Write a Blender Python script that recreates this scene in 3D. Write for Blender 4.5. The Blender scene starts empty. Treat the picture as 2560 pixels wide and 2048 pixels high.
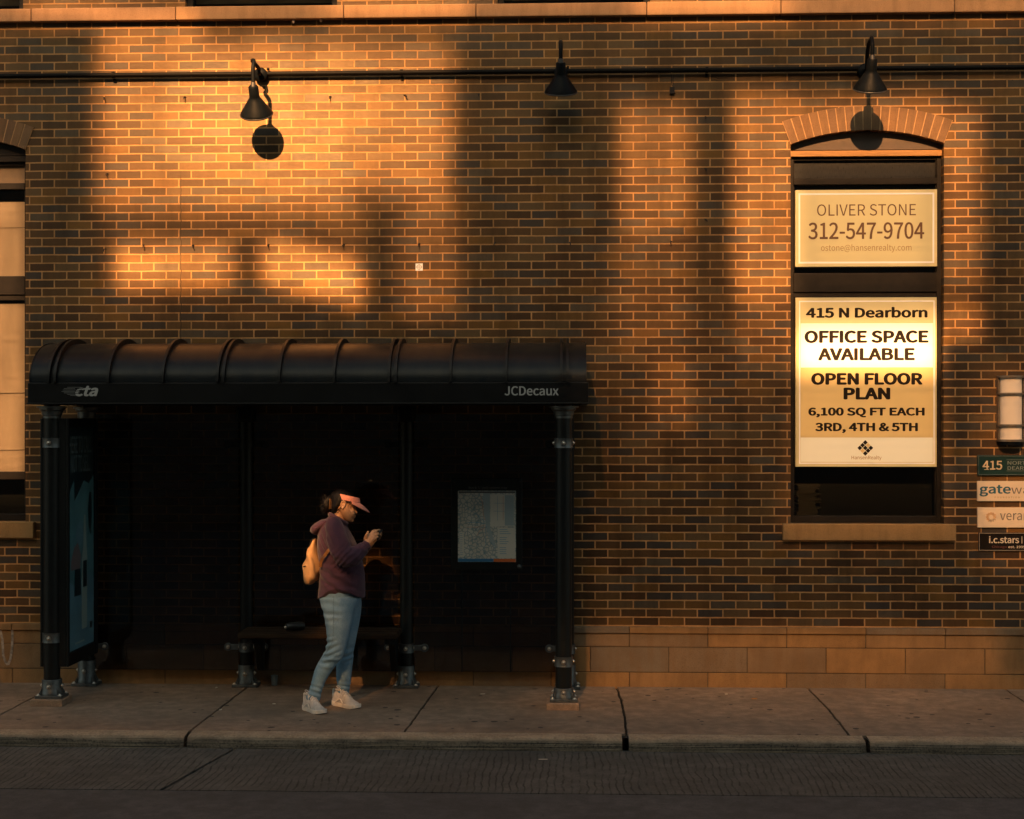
import bpy, bmesh, math, random
from mathutils import Vector, Matrix, noise
R = math.radians
random.seed(7)
scene = bpy.context.scene
COL = scene.collection

# ------------------------------------------------------------------ camera
F_PX, CX, HOR, XV = 3820.0, 1280.0, 1052.0, 1426.0   # focal length, centre, horizon, wall vanishing point (photo pixels)
CAM_D, CAM_H = 12.2, 2.114
YAW = math.atan((XV - CX) / F_PX)
cam = bpy.data.cameras.new("camera")
cam.sensor_width = 36.0
cam.lens = 36.0 * F_PX / 2560.0
cam.shift_y = (HOR - 1024.0) / 2560.0
cam.clip_start, cam.clip_end = 0.1, 2000.0
cam_ob = bpy.data.objects.new("camera", cam)
COL.objects.link(cam_ob)
cam_ob.location = (0, -CAM_D, CAM_H)
cam_ob.rotation_euler = (R(90), 0, YAW)
scene.camera = cam_ob

# ------------------------------------------------------------------ light
SX, SZ = 0.13, 0.63            # sunlight travels along (SX, 1, -SZ)
sun_dir = Vector((SX, 1.0, -SZ)).normalized()
SUN_EL = math.asin(SZ / math.sqrt(SX * SX + 1 + SZ * SZ))
sun = bpy.data.lights.new("sun", 'SUN')
sun.energy = 5.0
sun.angle = R(0.53)
sun.color = (1.0, 0.495, 0.19)
sun_ob = bpy.data.objects.new("sun", sun)
COL.objects.link(sun_ob)
sun_ob.location = (-4, -30, 30)
sun_ob.rotation_euler = sun_dir.to_track_quat('-Z', 'Y').to_euler()
world = bpy.data.worlds.new("World")
scene.world = world
world.use_nodes = True
wn, wl = world.node_tree.nodes, world.node_tree.links
bg = wn["Background"]
sky = wn.new("ShaderNodeTexSky")
sky.sky_type = 'NISHITA'
sky.sun_disc = False
sky.sun_elevation = SUN_EL
sky.sun_rotation = math.atan2(-SX, -1.0)
sky.dust_density = 3.0
warm = wn.new("ShaderNodeMix"); warm.data_type = 'RGBA'; warm.blend_type = 'MULTIPLY'
warm.inputs[0].default_value = 1.0
warm.inputs[7].default_value = (0.90, 0.95, 0.76, 1)
wl.new(sky.outputs[0], warm.inputs[6])
wl.new(warm.outputs[2], bg.inputs[0])
bg.inputs[1].default_value = 0.032
scene.view_settings.view_transform = 'Standard'
scene.view_settings.look = 'None'
scene.view_settings.exposure = 2.5
scene.view_settings.gamma = 1.0
scene.render.engine = 'CYCLES'
scene.cycles.max_bounces = 6
scene.cycles.transparent_max_bounces = 12
scene.cycles.use_denoising = True

# ------------------------------------------------------------------ helpers
def P(px, py, Y=0.0):
    """point of the photo (2560 x 2048 pixels) at world depth y = Y"""
    a, b = (px - CX) / F_PX, (HOR - py) / F_PX
    d = Vector((-math.sin(YAW) + a * math.cos(YAW), math.cos(YAW) + a * math.sin(YAW), b))
    t = (Y + CAM_D) / d.y
    return Vector((0, -CAM_D, CAM_H)) + d * t

def G(px, py, z=0.0):
    """point of the photo on the horizontal plane at height z"""
    a, b = (px - CX) / F_PX, (HOR - py) / F_PX
    d = Vector((-math.sin(YAW) + a * math.cos(YAW), math.cos(YAW) + a * math.sin(YAW), b))
    t = (z - CAM_H) / d.z
    return Vector((0, -CAM_D, CAM_H)) + d * t

def to_px(x, y, z):
    v = Vector((x, y + CAM_D, z - CAM_H))
    dep = -math.sin(YAW) * v.x + math.cos(YAW) * v.y
    lat = math.cos(YAW) * v.x + math.sin(YAW) * v.y
    return CX + F_PX * lat / dep, HOR - F_PX * v.z / dep

class MB:
    def __init__(s): s.v, s.f, s.m = [], [], []
    def add(s, vs, fs, mi=0):
        o = len(s.v)
        s.v += [Vector(p) for p in vs]
        s.f += [tuple(i + o for i in f) for f in fs]
        s.m += [mi] * len(fs)
        return s
    def box(s, x0, x1, y0, y1, z0, z1, mi=0):
        return s.add([(x0,y0,z0),(x1,y0,z0),(x1,y1,z0),(x0,y1,z0),(x0,y0,z1),(x1,y0,z1),(x1,y1,z1),(x0,y1,z1)],
                     [(0,3,2,1),(4,5,6,7),(0,1,5,4),(1,2,6,5),(2,3,7,6),(3,0,4,7)], mi)
    def prism(s, pts, off, mi=0):
        """polygon pts (3D) extruded by off"""
        n, off = len(pts), Vector(off)
        a = [Vector(p) for p in pts]
        return s.add(a + [p + off for p in a],
                     [tuple(range(n))[::-1], tuple(range(n, 2*n))] + [(i, (i+1) % n, n + (i+1) % n, n + i) for i in range(n)], mi)
    def rings(s, rs, closed=True, caps=True, mi=0):
        n = len(rs[0]); vs = [p for r in rs for p in r]; fs = []
        for k in range(len(rs) - 1):
            for i in range(n if closed else n - 1):
                j = (i + 1) % n
                fs.append((k*n+i, k*n+j, (k+1)*n+j, (k+1)*n+i))
        if caps:
            fs.append(tuple(range(n))[::-1]); fs.append(tuple((len(rs)-1)*n + i for i in range(n)))
        return s.add(vs, fs, mi)
    def tube(s, pts, r, n=12, mi=0, caps=True, squash=1.0):
        pts = [Vector(p) for p in pts]; rs = []
        rad = r if isinstance(r, (list, tuple)) else [r] * len(pts)
        prev = None
        for k, p in enumerate(pts):
            t = (pts[min(k+1, len(pts)-1)] - pts[max(k-1, 0)]).normalized()
            if prev is None:
                up = Vector((0, 0, 1)) if abs(t.z) < 0.9 else Vector((1, 0, 0))
                u = t.cross(up).normalized()
            else:
                u = (prev - t * prev.dot(t)).normalized()
            prev = u; w = t.cross(u)
            rs.append([p + (u * math.cos(2*math.pi*i/n) + w * squash * math.sin(2*math.pi*i/n)) * rad[k] for i in range(n)])
        return s.rings(rs, True, caps, mi)
    def cyl(s, p0, p1, r0, r1=None, n=24, mi=0):
        return s.tube([p0, p1], [r0, r0 if r1 is None else r1], n, mi)
    def lathe(s, prof, org=(0,0,0), rot=None, n=32, mi=0, caps=False):
        """profile of (radius, height) about z, rotated by rot and moved to org"""
        org = Vector(org); rs = []
        for r, h in prof:
            ring = [Vector((r*math.cos(2*math.pi*i/n), r*math.sin(2*math.pi*i/n), h)) for i in range(n)]
            if rot is not None: ring = [rot @ p for p in ring]
            rs.append([org + p for p in ring])
        return s.rings(rs, True, caps, mi)
    def ball(s, c, rx, ry=None, rz=None, rot=None, n=16, mi=0):
        ry = rx if ry is None else ry; rz = rx if rz is None else rz
        c = Vector(c); rs = []
        m = n // 2
        for k in range(1, m):
            th = math.pi * k / m
            ring = [Vector((rx*math.sin(th)*math.cos(2*math.pi*i/n), ry*math.sin(th)*math.sin(2*math.pi*i/n), -rz*math.cos(th))) for i in range(n)]
            if rot is not None: ring = [rot @ p for p in ring]
            rs.append([c + p for p in ring])
        return s.rings(rs, True, True, mi)
    def build(s, name, mat, parent=None, base=None, smooth=None, bevel=0.0, seg=2):
        base = Vector(base) if base is not None else (Vector(parent['_b']) if parent is not None and '_b' in parent.keys() else Vector((0,0,0)))
        me = bpy.data.meshes.new(name)
        me.from_pydata([tuple(p - base) for p in s.v], [], s.f)
        for m in (mat if isinstance(mat, (list, tuple)) else [mat]): me.materials.append(m)
        me.polygons.foreach_set("material_index", s.m)
        bm = bmesh.new(); bm.from_mesh(me)
        bmesh.ops.recalc_face_normals(bm, faces=bm.faces)
        bm.to_mesh(me); bm.free()
        if smooth is not None:
            for p in me.polygons: p.use_smooth = True
            if smooth < 179: me.set_sharp_from_angle(angle=R(smooth))
        o = bpy.data.objects.new(name, me)
        COL.objects.link(o)
        if parent is None:
            o.location = base
        else:
            o.parent = parent
            o['_b'] = tuple(base)
            pb = Vector(parent['_b']) if '_b' in parent.keys() else Vector((0,0,0))
            o.location = base - pb
        if parent is None: o['_b'] = tuple(base)
        if bevel:
            b = o.modifiers.new("bevel", 'BEVEL'); b.width = bevel; b.segments = seg; b.limit_method = 'ANGLE'; b.angle_limit = R(40)
        return o

def thing(name, label, cat, base, group=None):
    o = bpy.data.objects.new(name, None)
    COL.objects.link(o)
    o.empty_display_size = 0.1
    o.location = base
    o['_b'] = tuple(base)
    return tag(o, label, cat, group)

def tag(o, label=None, cat=None, group=None, kind=None):
    if label: o['label'] = label
    if cat: o['category'] = cat
    if group: o['group'] = group
    if kind: o['kind'] = kind
    return o

def copy_thing(o, delta, label=None):
    c = o.copy(); COL.objects.link(c); c.location = o.location + Vector(delta)
    if label: c['label'] = label
    for ch in o.children:
        d = ch.copy(); COL.objects.link(d); d.parent = c
        for g in ch.children:
            e = g.copy(); COL.objects.link(e); e.parent = d
    return c

def bake(o):
    """apply the modifiers of o, without operators"""
    dg = bpy.context.evaluated_depsgraph_get(); dg.update()
    me = bpy.data.meshes.new_from_object(o.evaluated_get(dg))
    o.modifiers.clear(); old = o.data; o.data = me
    bpy.data.meshes.remove(old)
    return o

FONT = None
try:
    import os
    FONT = bpy.data.fonts.load(os.path.join(bpy.utils.system_resource('DATAFILES'), 'fonts', 'Noto Sans CJK Regular.woff2'))
except Exception:
    FONT = None

def lettering(s, name, x0, x1, z0, z1, Y, mat, parent, bold=0.0, shear=0.0, depth=0.0012, rot=None, fit=True, spacing=1.0):
    """text filling the box x0..x1, z0..z1 on the plane y = Y, facing -y"""
    cu = bpy.data.curves.new(name, 'FONT'); cu.body = s; cu.size = 1.0
    if FONT: cu.font = FONT
    cu.shear = shear; cu.space_character = spacing; cu.resolution_u = 4
    t = bpy.data.objects.new(name, cu); COL.objects.link(t)
    dg = bpy.context.evaluated_depsgraph_get(); dg.update()
    me = bpy.data.meshes.new_from_object(t.evaluated_get(dg))
    COL.objects.unlink(t); bpy.data.objects.remove(t); bpy.data.curves.remove(cu)
    vs = [v.co.copy() for v in me.vertices]
    fs = [tuple(p.vertices) for p in me.polygons]
    bpy.data.meshes.remove(me)
    mx0, mx1 = min(v.x for v in vs), max(v.x for v in vs)
    my0, my1 = min(v.y for v in vs), max(v.y for v in vs)
    out = []
    for v in vs:
        q = Vector((x0 + (v.x-mx0)/(mx1-mx0)*(x1-x0), Y, z0 + (v.y-my0)/(my1-my0)*(z1-z0)))
        out.append(rot(q) if rot else q)
    mb = MB()
    # bold weight: the outline laid on itself a hair apart, each sheet a fraction of a millimetre in front of the last
    b = bold * (x1 - x0) / (mx1 - mx0); bz = bold * .75 * (z1 - z0) / (my1 - my0)
    steps = [(0, 0)] if bold <= 0 else [(-b, 0), (b, 0), (0, bz), (0, -bz), (-b * .7, bz * .7), (b * .7, bz * .7), (-b * .7, -bz * .7), (b * .7, -bz * .7)]
    for k, (dx, dz) in enumerate(steps):
        lay = Vector((0.0, -0.00012 * k, 0.0)); lift = rot(lay) - rot(Vector((0, 0, 0))) if rot else lay
        if rot: lift = Vector((0.00012 * k, 0, 0)); sh = Vector((0, dx, dz))
        else: sh = Vector((dx, 0, dz))
        mb.add([q + sh + lift for q in out], fs)
    return mb.build(name, mat, parent)

# ------------------------------------------------------------------ materials
def mat(name, col, rough=0.6, metal=0.0, spec=0.5, noise_amt=0.0, noise_scale=20.0, bump=0.0, bump_scale=80.0, col2=None, coat=0.0, sheen=0.0, detail=4.0, stretch=None):
    m = bpy.data.materials.new(name); m.use_nodes = True
    nt = m.node_tree; n, l = nt.nodes, nt.links
    b = n["Principled BSDF"]
    b.inputs["Base Color"].default_value = (*col, 1)
    b.inputs["Roughness"].default_value = rough
    b.inputs["Metallic"].default_value = metal
    b.inputs["Specular IOR Level"].default_value = spec
    b.inputs["Coat Weight"].default_value = coat
    b.inputs["Sheen Weight"].default_value = sheen
    tc = n.new("ShaderNodeTexCoord")
    vec = tc.outputs["Object"]
    if stretch:
        mp = n.new("ShaderNodeMapping"); mp.inputs["Scale"].default_value = stretch
        l.new(vec, mp.inputs[0]); vec = mp.outputs[0]
    if noise_amt or col2:
        t = n.new("ShaderNodeTexNoise"); t.inputs["Scale"].default_value = noise_scale; t.inputs["Detail"].default_value = detail
        l.new(vec, t.inputs["Vector"])
        r = n.new("ShaderNodeValToRGB")
        c2 = col2 if col2 else tuple(c * (1 - noise_amt) for c in col)
        r.color_ramp.elements[0].position, r.color_ramp.elements[1].position = 0.35, 0.65
        r.color_ramp.elements[0].color = (*c2, 1); r.color_ramp.elements[1].color = (*col, 1)
        l.new(t.outputs[0], r.inputs[0]); l.new(r.outputs[0], b.inputs["Base Color"])
        mr = n.new("ShaderNodeMapRange"); mr.inputs[3].default_value = max(0.02, rough - 0.08); mr.inputs[4].default_value = min(1, rough + 0.08)
        l.new(t.outputs[0], mr.inputs[0]); l.new(mr.outputs[0], b.inputs["Roughness"])
    if bump:
        t2 = n.new("ShaderNodeTexNoise"); t2.inputs["Scale"].default_value = bump_scale; t2.inputs["Detail"].default_value = 5
        l.new(vec, t2.inputs["Vector"])
        bu = n.new("ShaderNodeBump"); bu.inputs["Strength"].default_value = bump; bu.inputs["Distance"].default_value = 0.004
        l.new(t2.outputs[0], bu.inputs["Height"]); l.new(bu.outputs[0], b.inputs["Normal"])
    return m

class NT:
    """small helper for node graphs"""
    def __init__(s, name):
        s.m = bpy.data.materials.new(name); s.m.use_nodes = True
        s.n, s.l = s.m.node_tree.nodes, s.m.node_tree.links
        s.b = s.n["Principled BSDF"]
        s.tc = s.n.new("ShaderNodeTexCoord")
    def new(s, t, **kw):
        x = s.n.new(t)
        for k, v in kw.items(): setattr(x, k, v)
        return x
    def put(s, a, inp): s.l.new(a, inp) if hasattr(a, 'is_linked') else setattr(inp, 'default_value', a)
    def math(s, op, a, b=0.0, c=0.0):
        x = s.new("ShaderNodeMath", operation=op); s.put(a, x.inputs[0]); s.put(b, x.inputs[1]); s.put(c, x.inputs[2]); return x.outputs[0]
    def noise(s, vec, scale, detail=4.0, rough=0.5):
        x = s.new("ShaderNodeTexNoise"); s.l.new(vec, x.inputs["Vector"]); x.inputs["Scale"].default_value = scale
        x.inputs["Detail"].default_value = detail; x.inputs["Roughness"].default_value = rough; return x.outputs[0]
    def ramp(s, fac, stops, interp='LINEAR'):
        x = s.new("ShaderNodeValToRGB"); x.color_ramp.interpolation = interp
        e = x.color_ramp.elements
        while len(e) < len(stops): e.new(0.5)
        for k, (p, c) in enumerate(stops):
            e[k].position = p; e[k].color = (*c, 1) if not isinstance(c, float) else (c, c, c, 1)
        s.l.new(fac, x.inputs[0]); return x.outputs[0]
    def mix(s, fac, a, b, mode='MIX'):
        x = s.new("ShaderNodeMix", data_type='RGBA', blend_type=mode)
        s.put(fac, x.inputs[0])
        for v, i in ((a, 6), (b, 7)):
            if isinstance(v, tuple): x.inputs[i].default_value = (*v, 1)
            else: s.l.new(v, x.inputs[i])
        return x.outputs[2]
    def sep(s, vec):
        x = s.new("ShaderNodeSeparateXYZ"); s.l.new(vec, x.inputs[0]); return x.outputs
    def comb(s, a, b, c=0.0):
        x = s.new("ShaderNodeCombineXYZ"); s.put(a, x.inputs[0]); s.put(b, x.inputs[1]); s.put(c, x.inputs[2]); return x.outputs[0]
    def bump(s, h, strength, dist=0.004, prev=None):
        x = s.new("ShaderNodeBump"); x.inputs["Strength"].default_value = strength; x.inputs["Distance"].default_value = dist
        s.l.new(h, x.inputs["Height"])
        if prev is not None: s.l.new(prev, x.inputs["Normal"])
        return x.outputs[0]

ROW, BW = 0.0676, 0.2030
def brick_material():
    t = NT("glazed_brick")
    s = t.sep(t.tc.outputs["Object"])
    u = t.math('ADD', s[0], s[1])
    ph = P(1400 + 318/2.66, 1400 + 380/2.66)          # a mortar cross of the photo
    wob = t.noise(t.tc.outputs["Object"], 3.0, 2.0)
    uu = t.math('ADD', u, 60 * BW - ph.x)
    vv = t.math('ADD', t.math('ADD', s[2], 60 * ROW - ph.z), t.math('MULTIPLY', wob, 0.006))
    vv = t.math('SUBTRACT', vv, 0.003)
    w2 = t.noise(t.tc.outputs["Object"], 45.0, 3.0); w3 = t.noise(t.comb(s[2], s[0], 7.0), 50.0, 3.0)
    uu = t.math('ADD', uu, t.math('MULTIPLY', t.math('SUBTRACT', w2, 0.5), 0.0045)); vv = t.math('ADD', vv, t.math('MULTIPLY', t.math('SUBTRACT', w3, 0.5), 0.0035))
    vec = t.comb(uu, vv)
    br = t.new("ShaderNodeTexBrick", offset=0.5, offset_frequency=2, squash=1.0)
    t.l.new(vec, br.inputs["Vector"])
    br.inputs["Color1"].default_value = (0, 0, 0, 1); br.inputs["Color2"].default_value = (1, 1, 1, 1)
    br.inputs["Mortar"].default_value = (0.5, 0.5, 0.5, 1)
    for k, v in (("Scale", 1.0), ("Mortar Size", 0.0056), ("Mortar Smooth", 0.12), ("Bias", 0.0), ("Brick Width", BW), ("Row Height", ROW)):
        br.inputs[k].default_value = v
    pal = t.ramp(br.outputs["Color"], [(0.0, (.052, .024, .011)), (.08, (.044, .038, .036)), (.16, (.105, .050, .019)), (.27, (.058, .030, .016)),
        (.36, (.135, .066, .022)), (.46, (.070, .054, .042)), (.54, (.092, .043, .016)), (.63, (.135, .078, .034)), (.72, (.066, .028, .012)), (.79, (.100, .074, .050)), (.85, (.165, .074, .018)), (.92, (.040, .032, .028)), (.96, (.19, .085, .018))], 'CONSTANT')
    fine = t.noise(t.tc.outputs["Object"], 260.0, 3.0)
    mott = t.noise(t.tc.outputs["Object"], 22.0, 5.0, 0.65)
    col = t.mix(t.math('MULTIPLY', mott, 0.85), pal, t.mix(0.5, pal, (.030, .025, .022)))
    pits = t.ramp(fine, [(0.30, 0.50), (0.42, 0.90)])
    col = t.mix(1.0, col, pits, 'MULTIPLY')
    mcol = t.ramp(t.noise(t.tc.outputs["Object"], 9.0, 6.0, 0.7), [(0.3, (.36, .19, .078)), (0.7, (.49, .265, .108))])
    # soot and rust streaks with a shape of their own
    st = t.noise(t.comb(t.math('MULTIPLY', u, 1.6), t.math('MULTIPLY', s[2], 0.35)), 2.2, 5.0, 0.6)
    soot = t.ramp(st, [(0.34, 0.62), (0.52, 1.0), (0.72, 1.18)])
    full = t.mix(br.outputs["Fac"], col, mcol)
    full = t.mix(1.0, full, soot, 'MULTIPLY')
    # settlement crack
    ck = P(452, 640)
    wig = t.noise(t.comb(0.0, t.math('MULTIPLY', s[2], 1.0)), 14.0, 4.0)
    dx = t.math('ABSOLUTE', t.math('SUBTRACT', t.math('SUBTRACT', s[0], ck.x), t.math('MULTIPLY', t.math('SUBTRACT', wig, 0.5), 0.04)))
    on = t.math('MULTIPLY', t.math('LESS_THAN', dx, 0.0032), t.math('MULTIPLY', t.math('LESS_THAN', s[2], P(452, 428).z), t.math('GREATER_THAN', s[2], P(452, 905).z)))
    full = t.mix(on, full, (.02, .013, .009))
    t.l.new(full, t.b.inputs["Base Color"])
    rg = t.mix(br.outputs["Fac"], t.ramp(mott, [(0.3, 0.38), (0.7, 0.56)]), (.9, .9, .9))
    t.l.new(rg, t.b.inputs["Roughness"])
    t.b.inputs["Specular Tint"].default_value = (1.0, .74, .46, 1)
    sp = t.mix(br.outputs["Fac"], (.55, .55, .55), (.12, .12, .12))
    t.l.new(sp, t.b.inputs["Specular IOR Level"])
    h = t.math('ADD', t.math('MULTIPLY', br.outputs["Fac"], -0.5), t.math('MULTIPLY', fine, 0.25))
    b1 = t.bump(h, 0.55, 0.005)
    b2 = t.bump(t.noise(t.tc.outputs["Object"], 30.0, 3.0), 0.12, 0.01, b1)
    t.l.new(b2, t.b.inputs["Normal"])
    return t.m

def stone_material(name, c1, c2, c3, dirt=0.35):
    t = NT(name)
    g = t.new("ShaderNodeNewGeometry")
    base = t.ramp(g.outputs["Random Per Island"], [(0.0, c1), (0.5, c2), (1.0, c3)])
    o = t.tc.outputs["Object"]
    n1 = t.noise(o, 2.5, 6.0, 0.65); n2 = t.noise(o, 140.0, 4.0)
    s = t.sep(o)
    streak = t.noise(t.comb(t.math('MULTIPLY', s[0], 6.0), t.math('MULTIPLY', s[2], 1.2), s[1]), 2.0, 5.0, 0.6)
    col = t.mix(t.ramp(n1, [(0.35, dirt), (0.65, 0.0)]), base, tuple(c * 0.35 for c in c2))
    col = t.mix(t.ramp(streak, [(0.30, 0.45), (0.55, 0.0)]), col, tuple(c * 0.5 for c in c1))
    col = t.mix(1.0, col, t.ramp(n2, [(0.25, 0.75), (0.5, 1.0)]), 'MULTIPLY')
    t.l.new(col, t.b.inputs["Base Color"])
    t.b.inputs["Roughness"].default_value = 0.85
    t.b.inputs["Specular IOR Level"].default_value = 0.25
    t.l.new(t.bump(t.math('ADD', t.math('MULTIPLY', n1, 0.6), t.math('MULTIPLY', n2, 0.4)), 0.35, 0.006), t.b.inputs["Normal"])
    return t.m

def pavement_material(name, c1, c2, gum=True, groove=False):
    t = NT(name)
    o = t.tc.outputs["Object"]
    n1 = t.noise(o, 1.1, 6.0, 0.6); n2 = t.noise(o, 9.0, 6.0, 0.7); n3 = t.noise(o, 230.0, 3.0)
    col = t.ramp(n1, [(0.35, c1), (0.65, c2)])
    col = t.mix(t.ramp(n2, [(0.42, 0.55), (0.62, 0.0)]), col, tuple(c * 0.55 for c in c1))
    col = t.mix(1.0, col, t.ramp(n3, [(0.3, 0.6), (0.55, 1.1)]), 'MULTIPLY')
    h = t.math('ADD', t.math('MULTIPLY', n2, 0.3), t.math('MULTIPLY', n3, 0.5))
    stain = t.noise(o, 0.7, 3.0, 0.55)
    col = t.mix(t.ramp(stain, [(0.30, 0.55), (0.44, 0.0)]), col, tuple(c * 0.5 for c in c1))
    if gum:
        v = t.new("ShaderNodeTexVoronoi"); v.inputs["Scale"].default_value = 7.5; t.l.new(o, v.inputs["Vector"])
        keep = t.sep(v.outputs["Color"])
        rad = t.math('MULTIPLY', keep[1], 0.11)
        spot = t.math('MULTIPLY', t.math('LESS_THAN', v.outputs["Distance"], t.math('ADD', rad, 0.085)), t.math('GREATER_THAN', keep[0], 0.38))
        col = t.mix(t.math('MULTIPLY', spot, 0.8), col, (.012, .010, .009))
    if groove:
        s = t.sep(o)
        w = t.noise(o, 2.0, 3.0)
        x = t.math('ADD', s[0], t.math('MULTIPLY', t.math('SUBTRACT', w, 0.5), 0.10))
        x = t.math('ADD', x, t.math('MULTIPLY', t.math('SUBTRACT', t.noise(o, 11.0, 3.0), 0.5), 0.022))
        sn = t.math('SINE', t.math('MULTIPLY', x, 2 * math.pi / 0.046))
        br = t.ramp(t.noise(o, 6.0, 4.0, 0.7), [(0.36, 0.0), (0.58, 1.0)])
        line = t.math('MULTIPLY', t.ramp(sn, [(0.62, 0.0), (0.92, 1.0)]), br)
        col = t.mix(t.math('MULTIPLY', line, 0.80), col, tuple(c * 0.16 for c in c1))
        h = t.math('SUBTRACT', h, t.math('MULTIPLY', line, 1.2))
    t.l.new(col, t.b.inputs["Base Color"])
    t.b.inputs["Roughness"].default_value = 0.88
    t.b.inputs["Specular IOR Level"].default_value = 0.3
    t.l.new(t.bump(h, 0.45, 0.004), t.b.inputs["Normal"])
    return t.m

def kerb_material():
    t = NT("worn_kerb_concrete")
    o = t.tc.outputs["Object"]; s = t.sep(o)
    n1 = t.noise(o, 6.0, 7.0, 0.72); n2 = t.noise(o, 70.0, 5.0, 0.7)
    base = t.ramp(n1, [(0.35, (.26, .185, .115)), (0.65, (.46, .34, .22))])
    ln = t.noise(t.comb(t.math('MULTIPLY', s[0], 0.6), t.math('MULTIPLY', s[2], 60.0), s[1]), 2.0, 5.0, 0.7)
    g = t.new("ShaderNodeNewGeometry")
    gn = t.sep(g.outputs["Normal"])
    vert = t.ramp(t.math('ABSOLUTE', gn[2]), [(0.40, 1.0), (0.97, 0.12)])     # tyre scrub and dirt on the upright face
    grime = t.math('MULTIPLY', vert, t.ramp(t.math('ADD', t.math('MULTIPLY', ln, 0.6), t.math('MULTIPLY', n2, 0.5)), [(0.44, 0.12), (0.62, 0.95)]))
    col = t.mix(grime, base, (.016, .012, .008))
    col = t.mix(1.0, col, t.ramp(n2, [(0.35, 0.55), (0.55, 1.0)]), 'MULTIPLY')
    t.l.new(col, t.b.inputs["Base Color"])
    t.b.inputs["Roughness"].default_value = 0.9
    t.l.new(t.bump(t.math('ADD', t.math('MULTIPLY', n1, 0.6), t.math('MULTIPLY', n2, 0.6)), 0.9, 0.012), t.b.inputs["Normal"])
    return t.m

def glass_material(name, tint, refl=0.06, rough=0.02):
    m = bpy.data.materials.new(name); m.use_nodes = True
    n, l = m.node_tree.nodes, m.node_tree.links
    n.remove(n["Principled BSDF"])
    tr = n.new("ShaderNodeBsdfTransparent"); tr.inputs[0].default_value = (*tint, 1)
    gl = n.new("ShaderNodeBsdfGlossy"); gl.inputs["Roughness"].default_value = rough
    gl.inputs[0].default_value = (1, 1, 1, 1)
    fr = n.new("ShaderNodeFresnel"); fr.inputs[0].default_value = 1.45
    ms = n.new("ShaderNodeMath"); ms.operation = 'MULTIPLY'; ms.inputs[1].default_value = refl / 0.04
    mx = n.new("ShaderNodeMixShader")
    l.new(fr.outputs[0], ms.inputs[0]); l.new(ms.outputs[0], mx.inputs[0]); l.new(tr.outputs[0], mx.inputs[1]); l.new(gl.outputs[0], mx.inputs[2])
    l.new(mx.outputs[0], n["Material Output"].inputs[0])
    return m

M = {}
M['brick'] = brick_material()
M['plinth'] = stone_material("limestone_plinth", (.33, .175, .065), (.27, .155, .070), (.17, .130, .090), 0.42)
M['ledge'] = stone_material("limestone_ledge", (.40, .23, .12), (.44, .25, .12), (.36, .21, .12), 0.2)
M['sill'] = stone_material("sandstone_sill", (.36, .205, .080), (.38, .215, .085), (.36, .205, .080), 0.25)
M['joint'] = mat("joint_mortar", (.09, .06, .035), 0.95, noise_amt=0.4, noise_scale=30)
M['mortar'] = mat("arch_mortar", (.46, .26, .115), 0.9, noise_amt=0.3, noise_scale=30)
M['voussoir'] = stone_material("arch_brick", (.17, .098, .056), (.23, .130, .062), (.20, .105, .048), 0.3)
M['darkframe'] = mat("bronze_frame_paint", (.015, .011, .008), 0.55, spec=0.2, noise_amt=0.3, noise_scale=14, bump=0.08, bump_scale=60)
M['wood'] = mat("varnished_wood_strip", (.42, .20, .05), 0.5, noise_amt=0.35, noise_scale=8, stretch=(1, 8, 30))
M['tympanum'] = mat("painted_board", (.085, .055, .036), 0.6, noise_amt=0.25, noise_scale=9, bump=0.1)
M['spandrel'] = mat("spandrel_panel", (.030, .029, .028), 0.3, noise_amt=0.5, noise_scale=25, stretch=(6, 1, 1))
M['black_void'] = mat("dark_interior", (.004, .004, .004), 0.9)
M['pane'] = glass_material("window_glass", (.80, .82, .80), 0.06)
M['blind'] = mat("cream_blind_cloth", (.74, .56, .47), 0.8, noise_amt=0.30, noise_scale=1.7, bump=0.05, stretch=(3, 1, 0.7))  # bright reflection and soft fold shading put into the colour
M['blackpaint'] = mat("black_powder_coat", (.006, .007, .007), 0.45, spec=0.25, noise_amt=0.25, noise_scale=12)
M['lampblack'] = mat("lamp_enamel", (.003, .0045, .006), 0.5, spec=0.09, noise_amt=0.3, noise_scale=25)
M['pipe'] = mat("pipe_paint", (.005, .0045, .004), 0.6, spec=0.12, noise_amt=0.4, noise_scale=20, bump=0.15)
M['steel'] = mat("cast_grey_metal", (.13, .14, .14), 0.48, metal=0.75, noise_amt=0.3, noise_scale=30, bump=0.08)
M['bolt'] = mat("bolt_metal", (.55, .50, .42), 0.3, metal=0.9)
M['rust'] = mat("rusty_iron", (.014, .008, .005), 0.8, noise_amt=0.5, noise_scale=200)
M['roof'] = mat("shelter_roof_shell", (.003, .006, .009), 0.36, spec=0.20, col2=(.010, .011, .011), noise_scale=5, stretch=(2.5, 1, 1), detail=8.0)
M['fascia'] = mat("shelter_fascia", (.006, .006, .006), 0.45, spec=0.25, noise_amt=0.3, noise_scale=8)
M['tint'] = glass_material("shelter_tinted_glass", (.72, .72, .73), 0.05, 0.04)
M['greyletter'] = mat("pale_grey_letters", (.36, .35, .33), 0.6)
M['benchwood'] = mat("bench_timber", (.030, .016, .007), 0.75, spec=0.15, noise_amt=0.5, noise_scale=6, stretch=(1, 20, 20), bump=0.15)
M['pad'] = pavement_material("footing_concrete", (.30, .19, .12), (.38, .25, .16), gum=False)
M['gold'] = mat("gold_sign_face", (.60, .535, .30), 0.45, noise_amt=0.05, noise_scale=2)
M['amber'] = mat("amber_sign_band", (.60, .46, .21), 0.45)
M['cream'] = mat("cream_sign_band", (.74, .76, .66), 0.45)
M['white'] = mat("white_sign_paint", (.80, .81, .82), 0.45)
M['blackink'] = mat("black_sign_letters", (.009, .006, .004), 0.4, spec=0.2)
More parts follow.
